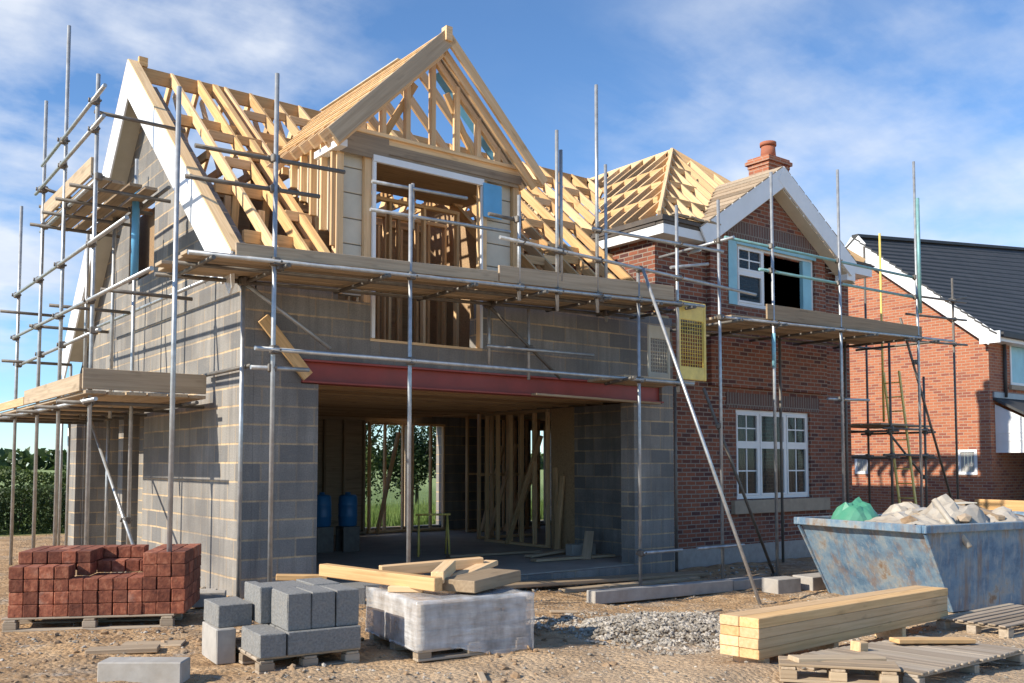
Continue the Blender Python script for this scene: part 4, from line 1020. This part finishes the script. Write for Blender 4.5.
# ground pieces, kerb, planks
def gbeam(name, label, a, b, w_, h_, mat, cat, dz=0):
    A = Vector((a[0], a[1], gbase(*a) + h_ / 2 + dz)); B = Vector((b[0], b[1], gbase(*b) + h_ / 2 + dz))
    return tag(beam(name, A, B, w_, h_, mat, None, bev=.008), label, cat)
gbeam('concrete_lintel', 'long grey concrete lintel on the ground before the garage pier', (3.66, -1.95), (6.25, -1.95), .16, .16, 'concrete', 'lintel')
gbeam('concrete_block', 'flat pale block at the far end of the long lintel', (6.35, -1.85), (7.0, -1.98), .25, .14, 'concrete', 'concrete block')
gbeam('wood_plank', 'wide weathered plank lying along the garage floor edge', (2.6, -.50), (7.3, -.56), .34, .05, 'plank', 'plank', .02)
gbeam('wood_plank', 'narrow plank beside the wide one at the garage floor edge', (4.2, -.78), (6.9, -.80), .16, .05, 'pine_old', 'plank')
gbeam('concrete_block', 'pale block pair under the prop, left of the skip', (6.5, -2.45), (6.95, -2.5), .3, .2, 'concrete', 'concrete block')
gbeam('concrete_block', 'dark topped block nearest to the skip end', (7.1, -2.55), (7.9, -2.6), .35, .2, 'concrete', 'concrete block')
gbeam('wood_plank', 'muddy plank on the ground before the brick pallet', (-2.17, -2.22), (-1.66, -2.46), .16, .045, 'pine_old', 'plank')
gbeam('wood_plank', 'pale flat board behind the muddy plank', (-1.85, -2.05), (-1.40, -2.30), .22, .022, 'plank', 'plank')
gbeam('concrete_block', 'pale concrete kerb block cut by the lower photo edge', (-2.33, -3.36), (-1.86, -3.72), .20, .16, 'concrete', 'concrete block')
gbeam('concrete_block', 'half brick of concrete between the brick stack and the gable', (-.62, -.15), (-.28, -.3), .2, .16, 'concrete', 'concrete block')
gbeam('concrete_block', 'small pale block close to the gable foot', (-.5, .35), (-.2, .2), .15, .12, 'concrete', 'concrete block')
for k, (x, y, a, l_, lb) in enumerate(((.95, -2.3, .4, .35, 'scrap of timber on the bare soil right of the wrapped stack'), (-.15, -5.0, 1.1, .22, 'small timber scrap near the lower photo edge'), (2.6, -2.9, 2.6, .3, 'scrap of timber between the lintel and the gravel'), (4.4, -3.1, .2, .4, 'thin timber scrap near the foot of the leaning pole'), (-.85, -2.2, 2.0, .25, 'timber scrap between the brick stack and the grey blocks'), (.2, -2.1, 2.8, .3, 'timber scrap behind the grey blocks'))):
    z = gz(x, y) + .012; tag(beam('timber_scrap', (x, y, z), (x + l_ * math.cos(a), y + l_ * math.sin(a), gz(x + l_ * math.cos(a), y + l_ * math.sin(a)) + .015), .05, .022, 'plank'), lb, 'timber')
# loose planks inside on the garage floor
for k, (a, b, lb) in enumerate((((5.3, 1.2, .03), (6.9, 1.05, .03), 'plank flat on the garage floor close to the block pier'), ((5.6, 1.7, .04), (6.95, 2.0, .08), 'plank on the garage floor by the inner block wall'), ((6.25, 1.0, .0), (6.65, 1.35, .42), 'short plank leaning up on the garage floor'), ((4.6, 2.6, .03), (6.4, 2.4, .03), 'long plank lying deep inside the garage'))):
    tag(beam('wood_plank', a, b, .16, .04, 'plank', None), lb, 'plank')
gbeam('concrete_block', 'block beside the planks on the garage floor', (6.4, 1.6), (6.9, 1.55), .2, .2, 'concrete', 'concrete block', .2)
# blue drums at the left of the garage
def drum(label, x, y):
    t = empty('plastic_drum', label, 'drum', (x, y, 0))
    bm = bmesh.new(); prof = [(.0, .45), (.15, .45), (.165, .47), (.17, .62), (.178, .64), (.17, .66), (.17, .82), (.178, .84), (.17, .86), (.165, .98), (.14, 1.01), (.05, 1.02), (.05, 1.06), (0, 1.06)]
    rings = [[bm.verts.new((r * math.cos(6.2832 * i / 18), r * math.sin(6.2832 * i / 18), z)) for i in range(18)] for r, z in prof if r > 0]
    for a, b in zip(rings, rings[1:]):
        for i in range(18): bm.faces.new((a[i], a[(i + 1) % 18], b[(i + 1) % 18], b[i]))
    bm.faces.new(rings[0][::-1]); bm.faces.new(rings[-1])
    link('body', mesh_of(bm, 'drum', True), 'blue_plastic', t, WM[t])
    boxes('stand', [(-.16, .16, -.16, -.11, 0, .447), (-.16, .16, .11, .16, 0, .447), (-.16, .16, -.108, .108, .40, .447)], 'steel_dark', t, .004, WM[t])
drum('blue drum on a dark stand, left of the pair in the garage', 3.42, 4.9); drum('blue drum on a dark stand, right of the pair in the garage', 3.86, 4.75)
# yellow trestle in the garage
tr = empty('yellow_trestle', 'thin yellow trestle standing inside the garage', 'trestle', (5.2, 3.4, 0))
for (a, b) in (((4.3, 3.05, 0), (4.4, 3.2, .7)), ((4.5, 3.35, 0), (4.4, 3.2, .7)), ((4.8, 2.85, 0), (4.85, 3.0, .7)), ((4.95, 3.2, 0), (4.85, 3.0, .7))): tube('leg', a, b, .018, 'yellow', tr, 6)
tube('crossbar', (4.35, 3.22, .7), (4.9, 2.98, .7), .02, 'yellow', tr, 6)

# lumber stack
la, lb_ = Vector((1.92, -5.84, 0)), Vector((5.86, -5.26, 0)); lrz = ang(la, lb_)
lm = Matrix.Translation((1.78, -5.915, .055)) @ Matrix.Rotation(lrz, 4, 'Z') @ Matrix.Rotation(math.radians(2.0), 4, 'Y')
words = ['lowest', 'second', 'third', 'top']
for j in range(2):
    for k in range(4):
        bm = bmesh.new(); box_bm(bm, U(-.012, .012), 4.02 + U(-.02, .02), .003 + j * .175, .003 + j * .175 + .17, k * .0785, k * .0785 + .0765, .004)
        tag(link('timber_beam', mesh_of(bm, 'timber_beam'), 'pine_gold' if (k + j) % 3 == 0 else 'pine', None, lm), f'{words[k]} beam in the {"near" if j == 0 else "rear"} column of the square lumber stack', 'timber beam', 'beams in the lumber stack')
for x, nm in ((.18, 'left'), (1.4, 'middle'), (2.9, 'right')):
    p = lm @ Vector((x, 0, 0)); bx = boxes('bearer', [(-.045, .045, .03, .31, gbase(p.x, p.y) - .03, p.z - .008)], 'pine', None, .004, Matrix.Translation((p.x, p.y, 0)) @ Matrix.Rotation(lrz, 4, 'Z'))
    tag(bx, f'wooden bearer under the {nm} part of the lumber stack', 'bearer')
# right-hand pallets
p1, _m = pallet('large grey pallet lying in front of the lumber stack', (4.46, -6.68), ang((2.2, -6.95), (4.48, -6.67)) + math.pi / 2, .92, 2.25, nb_=17, tilt=.062)
p2, _m = pallet('small broken pallet left of the large grey pallet', (1.55, -6.28), ang((1.69, -6.31), (2.19, -6.95)), .8, .3, nb_=2, mat='plank')
p3, _m = pallet('pallet near the foot of the blue skip', (5.55, -6.05), .0, 1.6, .75, nb_=7, h=.14)
gbeam('wood_plank', 'bright plank resting across the large pallet by the lumber', (3.45, -6.05), (4.25, -6.32), .13, .04, 'pine_gold', 'plank', .15)
gbeam('wood_plank', 'thin plank over the small broken pallet', (1.70, -6.28), (2.42, -6.55), .14, .04, 'plank', 'plank', .13)
gbeam('timber_offcut', 'short upright post end beside the large pallet', (2.75, -6.12), (2.86, -6.13), .1, .10, 'pine', 'timber', .1)

# ------------------------------------------------------------------ skip
sk = empty('skip', 'large rusty blue skip full of building waste', 'skip', (6.74, -4.86, -.2), ang((6.74, -4.86), (8.06, -5.09)))
sm_ = WM[sk]
# local x along the side, y to the rear; bottom inset at both ends
SLn, SWd, SH, INS = 3.0, 1.86, 1.03, .50
def skip_body():
    bm = bmesh.new()
    o = [(0, 0, .02), (SLn - 2 * .0, 0, .02), (SLn, SWd, .02), (0, SWd, .02)]
    t = [(-INS, -.05, SH), (SLn + INS, -.05, SH), (SLn + INS, SWd + .05, SH), (-INS, SWd + .05, SH)]
    vo = [bm.verts.new(v) for v in o]; vt = [bm.verts.new(v) for v in t]
    for i in range(4): bm.faces.new((vo[i], vo[(i + 1) % 4], vt[(i + 1) % 4], vt[i]))
    bm.faces.new(vo[::-1])
    e = .03
    ti = [bm.verts.new((x + (e if x < 0 else -e), y + (e if y < .5 else -e), z)) for x, y, z in t]
    oi = [bm.verts.new((x + (e if x < 1 else -e), y + (e if y < .5 else -e), z + .03)) for x, y, z in o]
    for i in range(4):
        bm.faces.new((vt[i], vt[(i + 1) % 4], ti[(i + 1) % 4], ti[i])); bm.faces.new((ti[i], ti[(i + 1) % 4], oi[(i + 1) % 4], oi[i]))
    bm.faces.new(oi)
    bmesh.ops.subdivide_edges(bm, edges=bm.edges, cuts=5, use_grid_fill=True)
    for v in bm.verts: v.co += Vector((0, noise.noise(v.co * 2.3) * .018, 0)) + Vector((noise.noise(v.co * 2.1 + Vector((3, 1, 0))) * .018, 0, 0))
    return mesh_of(bm, 'body')
link('body', skip_body(), 'skip', sk, sm_)
boxes('rim', [(-INS - .05, SLn + INS + .05, -.11, -.045, SH - .07, SH + .025), (-INS - .05, SLn + INS + .05, SWd + .045, SWd + .11, SH - .07, SH + .025), (-INS - .055, -INS + .01, -.043, SWd + .043, SH - .07, SH + .025), (SLn + INS - .01, SLn + INS + .055, -.043, SWd + .043, SH - .07, SH + .025)], 'skip', sk, .008, sm_)
def edge(p, q, w_=.035): return beam('corner_rib', sm_ @ Vector(p), sm_ @ Vector(q), w_, w_, 'skip', sk)
edge((-.0, -.012, .03), (-INS, -.06, SH - .08)); edge((0, SWd + .012, .03), (-INS, SWd + .06, SH - .08))
for x in (2.5,): beam('side_rib', sm_ @ Vector((x, -.03, .05)), sm_ @ Vector((x, -.075, SH - .08)), .07, .05, 'skip', sk)
tube('lifting_lug', sm_ @ Vector((1.9, -.2, .62)), sm_ @ Vector((1.9, -.02, .62)), .05, 'skip', sk)
# waste in the skip
def heap(name, label, cat, cx_, cy_, rx, ry, h, mat, z0=SH - .12, fr=2.0, rough_=.5, n=28, seed=0):
    bm = bmesh.new(); bmesh.ops.create_grid(bm, x_segments=n, y_segments=n, size=1)
    for v in bm.verts:
        u, w__ = v.co.x, v.co.y; r = min(1, math.sqrt(u * u + w__ * w__) / 1.0)
        f = max(0, 1 - r ** 2.2)
        nn = noise.fractal(Vector((u * fr + seed, w__ * fr, seed)), 1.0, 2.0, 3); ridge = abs(noise.noise(Vector((u * fr * 1.7, w__ * fr * 1.7, seed + 7))))
        k = 1 + .12 * noise.noise(Vector((u * 3, w__ * 3, seed + 2)))
        v.co = Vector((cx_ + u * rx * k, cy_ + w__ * ry * k, z0 + h * f * (1 + rough_ * nn) + rough_ * .55 * h * (.35 - ridge) * f))
    bmesh.ops.delete(bm, geom=[v for v in bm.verts if ((v.co.x - cx_) / rx) ** 2 + ((v.co.y - cy_) / ry) ** 2 > 1.25], context='VERTS')
    bmesh.ops.solidify(bm, geom=bm.faces, thickness=.010)
    if cat == 'sheet': bmesh.ops.triangulate(bm, faces=bm.faces)
    return tag(link(name, mesh_of(bm, name, cat != 'sheet'), mat, None, sm_), label, cat)
heap('waste_heap', 'brown soil and rubble heaped in the skip', 'rubble', 1.35, .93, 1.55, .82, .26, 'soil', SH - .12, 2.5, .35, 36, 1)
heap('green_sheet', 'crumpled green plastic sheet at the left end of the skip', 'sheet', .02, 1.42, .36, .34, .27, 'green_sheet', SH - .05, 1.7, .55, 11, 3)
heap('torn_sheet', 'big crumpled pale sheet on top of the skip rubble', 'sheet', .85, .62, .62, .42, .27, 'white_sheet', SH - .03, 1.9, .7, 14, 5)
heap('torn_sheet', 'flat dirty white sheet along the near rim of the skip', 'sheet', .05, .66, .36, .52, .10, 'white_sheet', SH + .0, 2.4, .7, 12, 8)
heap('torn_sheet', 'small pale rag at the middle of the skip rubble', 'sheet', .75, 1.25, .34, .28, .18, 'white_sheet', SH + .02, 2.0, .7, 10, 11)
heap('torn_sheet', 'beige sheet draped near the side rim of the skip', 'sheet', 1.5, .36, .4, .28, .14, 'white_sheet', SH - .02, 2.2, .7, 10, 14)
for k in range(16):
    x, y = U(-.2, 2.2), U(.15, 1.7); s = U(.05, .12)
    bm = bmesh.new(); bmesh.ops.create_icosphere(bm, subdivisions=1, radius=1)
    for v in bm.verts: v.co = Vector((v.co.x * s * U(.8, 1.3), v.co.y * s * U(.8, 1.3), v.co.z * s * .7))
    tag(link('rubble_lump', mesh_of(bm, 'lump'), random.choice(['concrete', 'soil', 'stone_sill', 'white_sheet']), None, sm_ @ Matrix.Translation((x, y, SH + U(-.02, .12)))), 'rough lump of rubble lying in the skip waste', 'rubble', 'rubble lumps in the skip')
for k, (a, b, w_, h_, mt, lb) in enumerate((((.1, .4, SH + .02), (1.1, 1.5, SH + .20), .12, .03, 'plank', 'dirty board lying across the waste in the skip'),
        ((1.25, .2, SH + .05), (1.75, 1.2, SH + .22), .09, .05, 'pine_old', 'old batten sticking out at the right of the skip waste'),
        ((.25, 1.2, SH + .05), (.75, .9, SH + .16), .25, .012, 'membrane', 'flat scrap of board between the green sheet and the pale sheet'),
        ((1.1, 1.0, SH + .2), (1.5, .8, SH + .22), .3, .012, 'cream', 'bent pale card near the rear of the skip'))):
    tag(beam('waste_board', sm_ @ Vector(a), sm_ @ Vector(b), w_, h_, mt), lb, 'board')
cr = tube('waste_strip', sm_ @ Vector((.2, -.11, SH - .25)), sm_ @ Vector((.12, .3, SH + .3)), .035, 'white_sheet'); tag(cr, 'pale strip hanging over the skip rim', 'strip')

# ------------------------------------------------------------------ vegetation
def leaves(name, spots, mat, parent=None, size=.07, mtx=I4):
    """leaf cards: spots = list of points"""
    verts = []; faces = []
    for p in spots:
        d = Vector((U(-1, 1), U(-1, 1), U(-.3, 1))).normalized(); s = size * U(.6, 1.4)
        a = d.orthogonal().normalized(); a.rotate(Matrix.Rotation(U(0, 6.28), 3, d)); b = d.cross(a)
        k = len(verts)
        for (i, j) in ((-1, 0), (0, -.55), (1, 0), (0, .55)): verts.append(Vector(p) + a * s * i + b * s * j)
        faces.append((k, k + 1, k + 2, k + 3))
    me = bpy.data.meshes.new(name); me.from_pydata(verts, [], faces)
    return link(name, me, mat, parent, mtx)
def crown_spots(c, rx, ry, rz, n, lumps=9):
    ls = [(Vector((U(-1, 1), U(-1, 1), U(-.8, 1))) * .6, U(.35, .6)) for _ in range(lumps)]
    out = []
    while len(out) < n:
        l, r = random.choice(ls); d = Vector((random.gauss(0, 1), random.gauss(0, 1), random.gauss(0, 1))).normalized() * r * U(.55, 1.05)
        q = l + d; out.append(Vector((c[0] + q.x * rx, c[1] + q.y * ry, c[2] + q.z * rz)))
    return out
def tree(label, x, y, h, r, n, mat='leaf', group=None, size=.09, trunk=.35, name='tree', cat='tree'):
    t = empty(name, label, cat, (x, y, 0), 0, group); m = WM[t]
    bm = bmesh.new(); tube_bm(bm, (0, 0, -.3), (0, 0, h * .55), .06 * h * .35, 8, .03 * h * .3)
    for k in range(5):
        a = U(0, 6.28); tube_bm(bm, (0, 0, h * U(.2, .5)), (math.cos(a) * r * .6, math.sin(a) * r * .6, h * U(.55, .85)), .012 * h, 6, .005 * h)
    link('trunk', mesh_of(bm, 'trunk'), 'bark', t, m)
    leaves('crown', crown_spots((0, 0, h * (.5 + trunk * .3)), r, r, h * .55, n, 12), mat, t, size, m)
    return t
def hedge(label, p, q, depth, h, n, mat='leaf_dark', size=.06):
    t = empty('hedge', label, 'hedge', (p[0], p[1], 0)); P, Q = Vector((*p, 0)), Vector((*q, 0)); d = (Q - P); nrm = Vector((-d.y, d.x, 0)).normalized()
    sp_ = []
    while len(sp_) < n:
        u = R(); w_ = U(-1, 1); z = R(); hh = h * (1 + .12 * noise.noise(Vector((u * d.length * .9, 1, 2))))
        if abs(w_) < .7 and z < .8 and R() < .85: continue
        c = P + d * u + nrm * w_ * depth / 2 * (1 + .25 * noise.noise(Vector((u * d.length * 1.5, z * 3, 6)))); sp_.append(Vector((c.x, c.y, .03 + z * hh)))
    leaves('foliage', sp_, mat, t, size)
    bm = bmesh.new()
    for k in range(int(d.length / .8)):
        c = P + d * ((k + .5) / int(d.length / .8)); tube_bm(bm, (c.x, c.y, -.1), (c.x + U(-.3, .3), c.y + U(-.1, .1), h * .8), .03, 6, .012)
    link('stems', mesh_of(bm, 'stems'), 'bark', t)
hedge('clipped dark green hedge at the far left behind the scaffold', (-4.5, 14.4), (4.5, 12.6), 1.3, 1.0, 30000, size=.036)
hedge('yellow green hedge top rising behind the clipped dark hedge', (-5, 16.2), (5.5, 14.2), 1.2, 1.40, 22000, 'leaf', .045)
tree('bushy green tree behind the left hedge', 2.35, 16.2, 2.25, 1.05, 16000, 'leaf', size=.042, trunk=.1)
for (x, y, h, r, mt, lb) in ((13.0, 21.5, 4.6, 1.9, 'leaf', 'leafy tree seen through the left of the garage rear opening'), (15.4, 21.0, 4.0, 1.7, 'leaf_dark', 'darker tree seen through the middle of the garage rear opening'), (17.4, 19.6, 4.3, 1.6, 'leaf', 'tree at the right of the garage rear opening'), (10.6, 23.0, 4.2, 1.8, 'leaf_dark', 'dark tree far left behind the garage')):
    tree(lb, x, y, h, r, 9000, mt, None, .065, .05)
# grass tufts
gp_ = []
gv, gf = [], []
for _ in range(26000):
    x, y = U(4, 24), U(12.9, 19.5); h = U(.12, .42) * (.7 + .6 * noise.noise(Vector((x * .7, y * .7, 1)))); a = U(0, 3.14); wd_ = .012; k = len(gv)
    lx, ly = U(-.08, .08), U(-.08, .08)
    gv += [(x - wd_ * math.cos(a), y - wd_ * math.sin(a), -.2), (x + wd_ * math.cos(a), y + wd_ * math.sin(a), -.2), (x + lx, y + ly, h)]; gf.append((k, k + 1, k + 2))
gme = bpy.data.meshes.new('tall_grass'); gme.from_pydata(gv, [], gf)
kind(link('tall_grass', gme, 'grass'), 'stuff')
# far woods
sp_ = []
for _ in range(5000):
    t = U(-.2, 1.0); x = -60 + 420 * t; y = 400 - 200 * t + U(-6, 6); sp_.append(Vector((x, y, U(0, 1) ** 1.3 * (7.0 + 2.0 * noise.noise(Vector((x * .03, 0, 0))) + 1.0 * noise.noise(Vector((x * .15, 3, 0)))))))
kind(leaves('far_woods', sp_, 'leaf_dark', None, 1.9), 'stuff')
